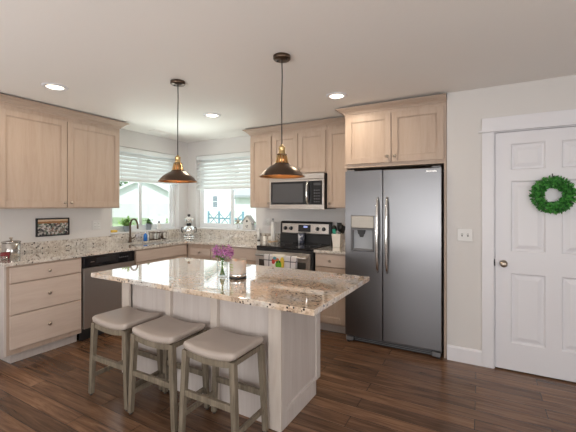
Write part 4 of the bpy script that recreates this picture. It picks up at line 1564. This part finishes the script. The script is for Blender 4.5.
# ------------------------------------------------------------------ on the island
ZI = IZ + E_
t = thing('flower_vase', 'clear glass jar holding purple flowers on the island', 'vase', (2.556, -2.195, ZI))
jr = MB().lathe([(0, .0005), (.036, .0006), (.040, .005), (.041, .10), (.036, .116), (.0365, .130)], 28)
jr.f.pop(); jr.m.pop(); jr.sm.pop()     # the mouth stays open
jr.obj('jar', M['jar_glass'], t)
MB().lathe([(.0355, .130), (.0385, .130), (.0385, .134), (.0355, .134)], 28, close=True).obj('rim', M['jar_glass'], t)
t = thing('bouquet', 'bunch of purple flowers with green leaves standing in the glass jar', 'flowers', (2.556, -2.195, ZI + .0095))
R = random.Random(11)
sm, lf = MB(), MB()
heads = []
for k in range(13):
    a = 2 * PI * k / 13 + R.uniform(-.3, .3); rr = R.uniform(.05, .115) if k else .01
    tip = Vector((math.cos(a) * rr + .018, math.sin(a) * rr * .7, .150 + R.uniform(0, .045)))
    base = Vector((-math.cos(a) * .018, -math.sin(a) * .018, .002))
    neck = Vector((math.cos(a) * .012, math.sin(a) * .012, .120))
    sm.tube([base, neck, neck.lerp(tip, .6) + Vector((0, 0, .01)), tip], .0020, 6)
    heads.append(tip)
    for j in range(7):
        q = neck.lerp(tip, R.uniform(-.1, .8))
        if q.z < .138: q.z = .138
        leaf(lf, q, Vector((R.gauss(0, 1), R.gauss(0, 1), R.uniform(-.1, .9))), Vector((R.gauss(0, .4), R.gauss(0, .4), 1)), R.uniform(.028, .046), .016)
    for j in range(4):
        q = base.lerp(neck, R.uniform(.35, .95))
        leaf(lf, q, Vector((-q.x * 20 + R.gauss(0, .2), -q.y * 20 + R.gauss(0, .2), 1.2)), Vector((R.gauss(0, 1), R.gauss(0, 1), .2)), R.uniform(.018, .026), .010)
sm.obj('stems', M['stem'], t)
lf.obj('leaves', M['leaf'], t)
for k, hpt in enumerate(heads):
    fl = MB()
    for j in range(48):
        dv = Vector((R.gauss(0, 1), R.gauss(0, 1), R.gauss(.25, 1))).normalized()
        leaf(fl, hpt + dv * R.uniform(.002, .026), dv + Vector((R.gauss(0, .5), R.gauss(0, .5), R.gauss(0, .5))), Vector((R.gauss(0, 1), R.gauss(0, 1), 1)), R.uniform(.010, .017), .010)
    fl.obj('blossom', M['petal'], t)

t = thing('candle', 'wide cream candle cup with a metal base, right of the flower jar', 'candle', (2.676, -2.168, ZI))
t.scale = (1.07, 1.07, 1.09)
MB().lathe([(.054, 0), (.058, .003), (.058, .010), (.054, .014)], 36).obj('dark_base', M['black'], t)
MB().lathe([(.055, .0145), (.056, .016), (.056, .030), (.055, .0315)], 36).obj('metal_band', M['chrome'], t)


def candlemat():
    m = mat('printed_cream_glass', (0.70, 0.65, 0.56), 0.25)
    t = NT(m)
    c = t.n('ShaderNodeTexCoord'); s = t.n('ShaderNodeSeparateXYZ'); t.l(c.outputs['Object'], s.inputs[0])
    z = t.math('FRACT', t.math('MULTIPLY', s.outputs[2], 55))
    band = t.math('LESS_THAN', z, .55)
    x = t.math('LESS_THAN', s.outputs[0], .004)
    zz = t.math('MULTIPLY', t.math('GREATER_THAN', s.outputs[2], .045), t.math('LESS_THAN', s.outputs[2], .098))
    y = t.math('LESS_THAN', s.outputs[1], 0)
    k = t.math('MULTIPLY', t.math('MULTIPLY', band, x), t.math('MULTIPLY', zz, y))
    nz = t.math('GREATER_THAN', t.noise(t.coord(), 70, 2), .44)
    t.l(t.mix(t.math('MULTIPLY', k, nz), (0.50, 0.44, 0.38), (0.34, 0.40, 0.18)), t.p.inputs['Base Color'])
    return m


MB().lathe([(.055, .032), (.0555, .034), (.0565, .122), (.0525, .122), (.052, .100), (0, .100)], 36).obj('cup', candlemat(), t)
MB().lathe([(.0515, .1005), (.03, .103), (0, .102)], 28).obj('wax', M['wood_small'], t)
MB().tube([(0, 0, .102), (.001, 0, .112)], .0015, 6).obj('wick', M['black'], t)

# ------------------------------------------------------------------ outside the windows
GZ = -.15


def at(u, wd, z=None, v=None):
    """a point straight out through the window, wd metres along the view axis"""
    f_, r_ = fr()
    p = CAM + f_ * wd + r_ * ((u - 288) / FPX * wd)
    if v is not None: p.z = CAM.z - (v - Y0) / FPX * wd
    if z is not None: p.z = z
    return p


gm = mat('lawn_grass', (0.2, 0.3, 0.1), 0.9)
t_ = NT(gm)
t_.l(t_.ramp(t_.noise(t_.coord(), 1.5, 5, 0.7), [(0.35, (.27, .36, .19)), (.65, (.36, .45, .28))]), t_.p.inputs['Base Color'])
lawn = MB().add([(-90, -60, GZ), (-.3, -60, GZ), (-.3, .3, GZ), (-90, .3, GZ), (20, .3, GZ), (20, 90, GZ), (-90, 90, GZ)], [(0, 1, 2, 3), (3, 2, 4, 5, 6)])
o = lawn.obj('lawn', gm); o['kind'] = 'structure'

siding = mat('pale_siding', (0.80, 0.82, 0.84), 0.7)
t_ = NT(siding)
c = t_.n('ShaderNodeTexCoord'); s = t_.n('ShaderNodeSeparateXYZ'); t_.l(c.outputs['Object'], s.inputs[0])
t_.bump(t_.math('FRACT', t_.math('MULTIPLY', s.outputs[2], 5.5)), .5, .02)
roof_m = mat('grey_shingles', (0.40, 0.42, 0.45), 0.9)
t_ = NT(roof_m); t_.bump(t_.noise(t_.coord(), 9, 4), .4, .03)
grey_win = mat('dim_window', (0.20, 0.24, 0.28), 0.15)
fence_m = mat('weathered_fence', (0.64, 0.645, 0.66), 0.8)
wall_white = mat('white_frame_paint', (0.8, 0.8, 0.8), 0.5)


def house(name, label, loc, rz, Wd, Dp, eave, ridge, wins):
    """gable end faces local -y; ridge runs along y"""
    t = thing(name, label, 'house', loc, rz)
    MB().prism([(-Wd / 2, 0), (Wd / 2, 0), (Wd / 2, eave), (0, ridge), (-Wd / 2, eave)], 0, Dp).obj('wall', siding, t)
    for s_ in (-1, 1):
        sl = (ridge - eave) / (Wd / 2)
        ov = .45
        P = [(0, ridge + .05), (s_ * (Wd / 2 + ov), eave + .05 - sl * ov), (s_ * (Wd / 2 + ov), eave + .25 - sl * ov), (0, ridge + .25)]
        MB().prism(P, -.4, Dp + .4).obj('roof', roof_m, t)
        P = [(0, ridge - .02), (s_ * (Wd / 2 + ov), eave - .02 - sl * ov), (s_ * (Wd / 2 + ov), eave + .25 - sl * ov), (0, ridge + .25)]
        MB().prism(P, -.46, -.40).obj('fascia', fence_m, t)
    for (x, z, ww, wh) in wins:
        f = MB().box(x - ww / 2 - .08, x + ww / 2 + .08, -.06, -.001, z - .08, z + wh + .08).obj('window', wall_white, t)
        MB().box(x - ww / 2, x + ww / 2, -.075, -.061, z, z + wh * .47).box(x - ww / 2, x + ww / 2, -.075, -.061, z + wh * .53, z + wh).obj('pane', grey_win, f)
    return t


# white gabled house beyond the fence, seen through the left window
pL = at(143, 34, GZ)
house('neighbor_house', 'white gabled house with a grey roof beyond the fence, through the left window', pL, math.radians(56), 6.2, 7, 2.55, 4.15, [])
# fence across the lawn
a_, b_ = at(60, 33.5, GZ), at(172, 27, GZ)
t = thing('garden_fence', 'long pale board fence across the lawn, through the left window', 'fence', a_, math.atan2(b_.y - a_.y, b_.x - a_.x))
Lf = (b_ - a_).length
mb = MB()
for k in range(int(Lf / .155)):
    mb.box(k * .155, k * .155 + .145, -.012, .012, .55, 1.72)
mb.box(0, Lf, .013, .05, .75, .85); mb.box(0, Lf, .013, .05, 1.45, 1.55)
mb.obj('boards', fence_m, t)
mb = MB()
for k in range(int(Lf / 2.4) + 1):
    mb.box(k * 2.4, k * 2.4 + .1, .051, .15, 0, 1.78)
mb.obj('posts', fence_m, t)
mb = MB().box(0, Lf, -.02, .012, 0, .54)
mb.obj('kickboard', mat('green_hedge_strip', (.34, .42, .28), .9), t)
bounce_ground = MB().add([(-11, -12, GZ + .02), (-.3, -12, GZ + .02), (-.3, .3, GZ + .02), (-11, .3, GZ + .02), (9, .3, GZ + .02), (9, 10, GZ + .02), (-11, 10, GZ + .02)], [(0, 1, 2, 3), (3, 2, 4, 5, 6)])  # unseen pale ground, added to bounce sunlight up to the kitchen ceiling
o = bounce_ground.obj('added_bounce_ground', wallmat('pale_bounce_ground', (0.60, 0.59, 0.57), 8, .2)); o['kind'] = 'structure'
# low grey box on the lawn
q = at(156, 22, GZ)
t = thing('garden_bench', 'low grey outdoor bench on the lawn before the fence', 'bench', q, math.radians(40))
MB().box(-.55, .55, -.25, .25, .40, .47).obj('seat', fence_m, t, .01)
MB().box(-.55, .55, .22, .27, .47, .85).obj('backrest', fence_m, t, .01)
for x in (-.5, .5):
    for y in (-.2, .2): MB().box(x - .04, x + .04, y - .04, y + .04, 0, .40).obj('leg', fence_m, t)


def tree(label, p, h, r, seed):
    R = random.Random(seed)
    t = thing('tree', label, 'tree', p)
    MB().tube([(0, 0, 0), (.05, 0, h * .4), (0, .05, h * .75)], [.16, .12, .05], 8).obj('trunk', M['soil'], t)
    lf = MB()
    for k in range(900):
        dv = Vector((R.gauss(0, 1), R.gauss(0, 1), R.gauss(0, .8))).normalized() * r * R.uniform(.55, 1.0)
        leaf(lf, Vector((0, 0, h * .68)) + Vector((dv.x, dv.y, dv.z * 1.1)), Vector((R.gauss(0, 1), R.gauss(0, 1), R.gauss(0, 1))), Vector((R.gauss(0, 1), R.gauss(0, 1), 1)), R.uniform(.3, .5), R.uniform(.2, .3))
    lf.obj('crown', M['tree_leaf'], t)
    return t


tree('green tree beyond the fence at the left edge of the left window', at(119, 52, GZ), 6.0, 2.2, 2)
# neighbor's house seen through the back window
pB = at(207.5, 24, GZ)
house('neighbor_house_b', 'white house with one small window, through the left half of the back window', pB, math.radians(40), 3.4, 3.6, 4.2, 5.6, [(.52, 1.45, .30, .76)])
pC = at(236, 34, GZ)
house('neighbor_house', 'white garage with a pale eave line, through the right half of the back window', pC, math.radians(-54), 6, 9, 2.5, 4.4, [])
# teal metal railing outside the back window
teal = mat('teal_metal', (0.13, 0.26, 0.31), 0.5)
a_ = at(208.5, 9.0, GZ); b_ = at(243, 8.0, GZ)
t = thing('patio_railing', 'teal metal railing with crossed bars outside the back window', 'railing', a_, math.atan2(b_.y - a_.y, b_.x - a_.x))
Lr = (b_ - a_).length
mb = MB()
for k in range(4):
    mb.tube([(Lr * k / 3, 0, 0), (Lr * k / 3, 0, 1.42)], .028, 8)
mb.obj('posts', teal, t)
mb = MB()
for z in (1.24, .95): mb.tube([(0, 0, z), (Lr, 0, z)], .018, 8)
for k in range(3):
    x0_, x1_ = Lr * k / 3, Lr * (k + 1) / 3
    mb.tube([(x0_, 0, 1.38), (x1_, 0, 1.05)], .012, 6); mb.tube([(x0_, 0, 1.05), (x1_, 0, 1.38)], .012, 6)
mb.obj('rails', teal, t)
